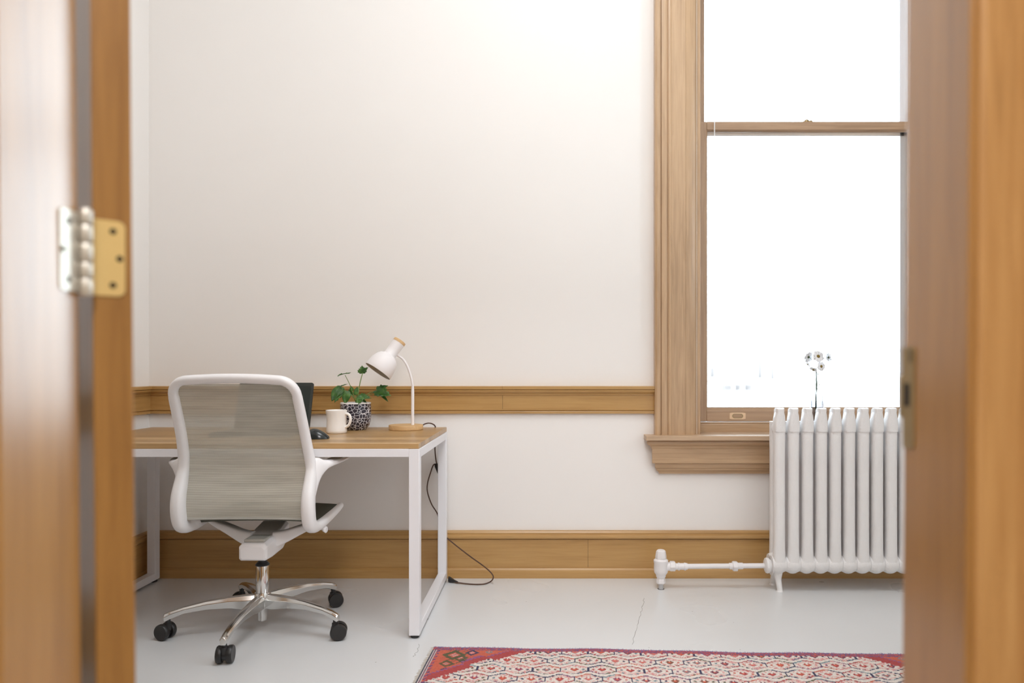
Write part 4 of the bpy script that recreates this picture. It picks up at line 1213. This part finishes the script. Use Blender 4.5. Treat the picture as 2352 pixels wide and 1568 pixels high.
daisy(dq(848, 355, -.012), (0.35, -1, 0.05), 0.0250, [dq(820, 372, -.0), dq(802, 430), dq(822, 520), dq(822, 600), dq(798, 650), dq(782, 740), nd + Vector((.001, -.002, 0)), bt + Vector((.001, -.003, 0))], 'lower right white daisy in the vase with a small dark centre')
daisy(dq(672, 325, .005), (-0.8, 0.1, -0.45), 0.0200, [dq(700, 318, .005), dq(745, 345, .005), dq(775, 400, .004), dq(780, 560, .002), nd + Vector((-.003, 0, 0)), bt + Vector((-.005, 0, 0))], 'lower left small white daisy in the vase, hanging sideways')
daisy(dq(745, 395, -.005), (-0.45, -0.35, -0.85), 0.0200, [dq(752, 400, .0), dq(758, 450), dq(772, 530), dq(762, 600), dq(765, 660, .0), dq(776, 760), nd + Vector((-.002, -.003, 0)), bt + Vector((-.004, -.004, 0))], 'lowest white daisy in the vase, drooping face down')

# ------------------------------------------------------------------ rug
def make_rug():
    rg = random.Random(7)
    ST = 0.004
    LX, LYr = 1.872, 1.10
    nx, ny = int(LX / ST), int(LYr / ST)
    X_, Y_ = np.meshgrid((np.arange(nx) + 0.5) * ST, (np.arange(ny) + 0.5) * ST)      # Y_ measured from the far edge
    rnd = np.random.RandomState(3)
    cream = np.array([0.66, 0.60, 0.55]); red = np.array([0.36, 0.045, 0.045]); rust = np.array([0.50, 0.10, 0.055])
    navy = np.array([0.035, 0.035, 0.085]); pink = np.array([0.60, 0.24, 0.23]); green = np.array([0.085, 0.075, 0.03]); purple = np.array([0.20, 0.06, 0.14]); teal = np.array([0.14, 0.22, 0.25])
    pal = [red, red, rust, navy, navy, green, pink, teal, purple]
    C = np.zeros((ny, nx, 3)); C[:] = cream
    # field lattice: staggered hexagons, each wall in its own colour, a heart and a bud inside
    cw, chh = 0.094, 0.074
    r0 = np.floor(Y_ / chh).astype(int)
    xo = X_ + (r0 % 2) * cw / 2
    c0 = np.floor(xo / cw).astype(int)
    u = (xo / cw - c0) * 2 - 1; v = (Y_ / chh - r0) * 2 - 1
    hsh = lambda a, b, k: (np.abs(np.sin(a * 127.1 + b * 311.7 + k * 74.7) * 43758.5453) % 1)
    def put(mask, cols):
        C[mask] = cols[mask] if getattr(cols, 'ndim', 1) == 3 else cols
    palA = np.array(pal)
    def pick(k): return palA[(hsh(c0, r0, k) * len(pal)).astype(int) % len(pal)]
    wob = 0.05 * np.sin(Y_ * 900) * (np.floor(X_ / 0.008) % 2)
    au = np.abs(u)
    # slanted walls
    edge = (np.abs(v) + 0.706 * au) * 0.84 + wob
    w1 = (np.abs(edge - 0.86) < 0.085) & (v < 0) & (u < 0); put(w1, pick(1))
    w2_ = (np.abs(edge - 0.86) < 0.085) & (v < 0) & (u > 0); put(w2_, pick(2))
    w3 = (np.abs(edge - 0.86) < 0.08) & (v > 0) & (u > 0); put(w3, pick(3))
    w4 = (np.abs(edge - 0.86) < 0.06) & (v > 0) & (u < 0); put(w4, pick(4))
    # vertical walls between motifs
    vw = (au > 0.94) & (np.abs(v) < 0.50); put(vw, np.broadcast_to(navy, C.shape).copy())
    # outer pink echo line
    e2 = (np.abs((np.abs(v) + 0.706 * au) * 0.84 - 0.60 + wob) < 0.05) & (np.abs(v) > 0.22); put(e2, np.broadcast_to(pink, C.shape).copy())
    heart = (np.abs(u) * 1.3 + np.abs(v + 0.05) * 0.9 < 0.44) & ~((v < -0.12) & (au < 0.07)); put(heart, pick(5) * 0.6 + red * 0.4)
    core = (au * 1.4 + np.abs(v) < 0.15); put(core, np.broadcast_to(rust * 1.3, C.shape).copy())
    bud = (((au - 0.62) ** 2) * 9 + (v * 2.2) ** 2 < 0.10); put(bud, pick(6))
    st_ = (np.abs(v) > 0.86) & (au < 0.16); put(st_, pick(7))
    tick = (np.abs(v - 0.62) < 0.09) & (au > 0.42) & (au < 0.58); put(tick, pick(8))
    # red corner pieces with green medallion, stepped diagonal
    def corner(fx):
        xx = fx
        stepx = np.floor(xx / 0.012) * 0.012; 
        dd = stepx / 0.345 + np.floor(Y_ / 0.010) * 0.010 / 0.285
        notch = (np.abs(xx - 0.215) < 0.02) & (Y_ < 0.30)
        lim = 1.0 - 0.10 * (np.abs(xx / 0.345 - Y_ / 0.285) < 0.20)
        ins = dd < lim + 0.0
        C[ins] = red * 1.0
        inn = dd < 0.80 * lim; C[inn] = rust
        ln = (np.abs(dd - 0.80 * lim) < 0.022); C[ln] = purple * 1.3
        # medallion crosses
        for (mx, my, s, col) in ((0.12, 0.055, 0.026, navy), (0.085, 0.10, 0.03, green), (0.045, 0.15, 0.028, green), (0.06, 0.075, 0.045, green), (0.18, 0.045, 0.014, teal), (0.10, 0.13, 0.014, navy), (0.05, 0.20, 0.02, navy)):
            k = (np.abs(xx - mx) + np.abs(Y_ - my)) < s
            ring = k & ((np.abs(xx - mx) + np.abs(Y_ - my)) > s * 0.55)
            C[ring & inn] = col
            C[((np.abs(xx - mx) + np.abs(Y_ - my)) < s * 0.35) & inn] = pink
        zig = (np.abs((xx + Y_) % 0.03 - 0.015) < 0.003) & (xx > 0.03) & (xx < 0.11) & (Y_ < 0.17); C[zig & inn] = green
    corner(X_ - 0.03); corner(LX - 0.03 - X_)
    # borders
    for D in (X_, LX - X_):
        b1 = D < 0.032; C[b1] = purple * 0.8 + red * 0.30
        mot = b1 & (rnd.rand(ny, nx) < 0.25); C[mot] = rust * 0.9
        mot = b1 & (rnd.rand(ny, nx) < 0.25); C[mot] = navy * 1.8
        dots = b1 & (D > 0.020) & (((Y_ + D) % 0.026) < 0.006); C[dots] = rust * 1.3
        C[(D >= 0.016) & (D < 0.020)] = cream * 0.7
        C[(D >= 0.012) & (D < 0.016)] = purple * 0.8
        C[(D >= 0.008) & (D < 0.012)] = cream * 0.75
        C[D < 0.008] = navy * 0.8
    for D in (Y_, LYr - Y_):
        b1 = D < 0.034; C[b1] = (purple * 0.6 + red * 0.45)
        spk = b1 & (rnd.rand(ny, nx) < 0.30); C[spk] = rust
        spk = b1 & (rnd.rand(ny, nx) < 0.22); C[spk] = navy * 2.5
        C[D < 0.010] = np.array([0.17, 0.10, 0.26])
        spk = (D < 0.010) & (rnd.rand(ny, nx) < 0.3); C[spk] = np.array([0.36, 0.12, 0.22])
    C *= (0.88 + 0.24 * rnd.rand(ny, nx, 1)); C = np.clip(C, 0, 1)
    # heights
    H = 0.006 + 0.0012 * rnd.rand(ny + 1, nx + 1)
    H[0, :] = 0.001; H[-1, :] = 0.001; H[:, 0] = 0.001; H[:, -1] = 0.001
    gx, gy = np.meshgrid(np.arange(nx + 1) * ST, np.arange(ny + 1) * ST)
    gyw = gy + 0.004 * np.sin(gx * 7.0) + 0.003 * np.sin(gx * 17 + 1)
    co = np.stack([gx, -gyw, H], -1).reshape(-1, 3)
    idx = np.arange((nx + 1) * (ny + 1)).reshape(ny + 1, nx + 1)
    quads = np.stack([idx[:-1, :-1], idx[1:, :-1], idx[1:, 1:], idx[:-1, 1:]], -1).reshape(-1, 4)
    me = bpy.data.meshes.new('pile')
    me.vertices.add(len(co)); me.vertices.foreach_set('co', co.astype(np.float32).ravel())
    me.loops.add(quads.size); me.loops.foreach_set('vertex_index', quads.astype(np.int32).ravel())
    me.polygons.add(len(quads)); me.polygons.foreach_set('loop_start', (np.arange(len(quads)) * 4).astype(np.int32))
    me.update(calc_edges=True); me.validate()
    ca = me.color_attributes.new('knots', 'FLOAT_COLOR', 'CORNER')
    cc = np.ones((len(quads), 4, 4), np.float32); cc[:, :, :3] = C.reshape(-1, 1, 3)
    ca.data.foreach_set('color', cc.ravel())
    t = NT('knotted_wool')
    at = t.n('ShaderNodeAttribute', attribute_name='knots')
    t.set(Base_Color=at.outputs['Color'], Roughness=0.85, Specular_IOR_Level=0.15, Sheen_Weight=0.15)
    t.bump(t.noise(t.coord(), 420, 2), 0.6, 0.002)
    me.materials.append(t.m)
    rug = thing('rug', (-0.421, 2.634, 0), 'worn red and cream patterned rug on the painted floor', 'rug', rz=math.radians(-2.6))
    o = bpy.data.objects.new('pile', me); COL.objects.link(o); o.parent = rug
    # fuzzy overcast edge and short white fringe at the ends
    m = MB()
    for i in range(900):
        x = LX * i / 900 + rnd.uniform(-.001, .001)
        y = 0.004 * math.sin(x * 7) + 0.003 * math.sin(x * 17 + 1)
        l_ = rnd.uniform(0.003, 0.009); dx = rnd.uniform(-.002, .002)
        a = Vector((x, -y - 0.002, 0.004)); b = Vector((x + dx, -y + l_, rnd.uniform(0.0015, 0.006)))
        m.sweep([a, b], Vector((1, 0, 0)), Vector((0, 0, 1)), [0.0010, 0.0004], [0.0010, 0.0004], seg=4)
    tag(m.build('edge_overcast', plain('purple_wool', (0.20, 0.115, 0.25), 0.9, var=0.2), rug, local=True), kind='stuff')
    m = MB()
    for i in range(420):
        yy = -LYr * i / 420 + rnd.uniform(-.002, .002)
        for x0_, s in ((0.0, -1), (LX, 1)):
            l_ = rnd.uniform(0.004, 0.013)
            m.sweep([Vector((x0_ - s * .002, yy, 0.003)), Vector((x0_ + s * l_, yy + rnd.uniform(-.004, .004), 0.001))], Vector((0, 1, 0)), Vector((0, 0, 1)), [0.0014, 0.0007], [0.0010, 0.0005], seg=4)
    tag(m.build('fringe', plain('cream_fringe', (0.66, 0.62, 0.56), 0.9), rug, local=True), kind='stuff')
make_rug()

# ------------------------------------------------------------------ buildings outside, washed out by daylight
m_stone = plain('pale_limestone', (0.62, 0.62, 0.62), 0.9)
m_outwin = plain('pale_window_glass', (0.140, 0.125, 0.119), 0.6, spec=0.1)
m_ledge = plain('shaded_ledge', (0.140, 0.125, 0.119), 0.9, var=0.08, spec=0.1)  # cornice shade put into the base colour; vents and parapets share it
BY = 26.0
b = thing('office_building', (W(1850, 0, BY).x, BY, -9), 'pale stone building across the street, washed out by daylight', 'building')
P = lambda px, py: W(px, py, BY)
def bbox(m, xa, xb, ya, yb, d0=0.0, d1=-0.3):
    m.box(P(xa, 0).x, P(xb, 0).x, BY + d1, BY + d0, P(0, yb).z, P(0, ya).z); return m
bbox(MB(), 1500, 2300, 700, 1500, 6.0, 0.0).build('facade', m_stone, b)
for (xa, xb, ya, yb) in ((1741, 1750, 738, 868), (1770, 1778, 735, 870), (1809, 1814, 770, 846), (1630, 1637, 719, 754), (1631, 1641, 777, 812), (1631, 1641, 844, 866), (1935, 1940, 800, 858), (2030, 2036, 830, 862)):
    bbox(MB(), xa, xb, ya, yb, 0.05, -0.02).build('window', m_outwin, b)
bbox(MB(), 1500, 1780, 872, 877, 0.0, -0.5).build('cornice', m_ledge, b)
r2 = thing('rooftop', (W(1850, 0, 14).x, 14, -9), 'pale flat roof with a low parapet just outside the window', 'roof')
P2 = lambda px, py: W(px, py, 14)
def rbox(xa, xb, ya, yb, name, mat, dy=0.0, th=0.3):
    MB().box(P2(xa, 0).x, P2(xb, 0).x, 14 + dy, 14 + dy + th, P2(0, yb).z, P2(0, ya).z).build(name, mat, r2)
rbox(1560, 2200, 898, 1500, 'roof_body', m_stone, 0.0, 5.0)
rbox(1674, 1690, 885, 897, 'vent', m_ledge, 0.3)
rbox(1706, 1711, 884, 897, 'vent', m_ledge, 0.3)
rbox(1729, 1737, 884, 897, 'vent', m_ledge, 0.3)
rbox(1640, 1780, 895, 899, 'parapet', m_ledge, -0.05, 0.1)
rbox(1800, 2140, 882, 886, 'parapet', m_ledge, 0.3, 0.1)
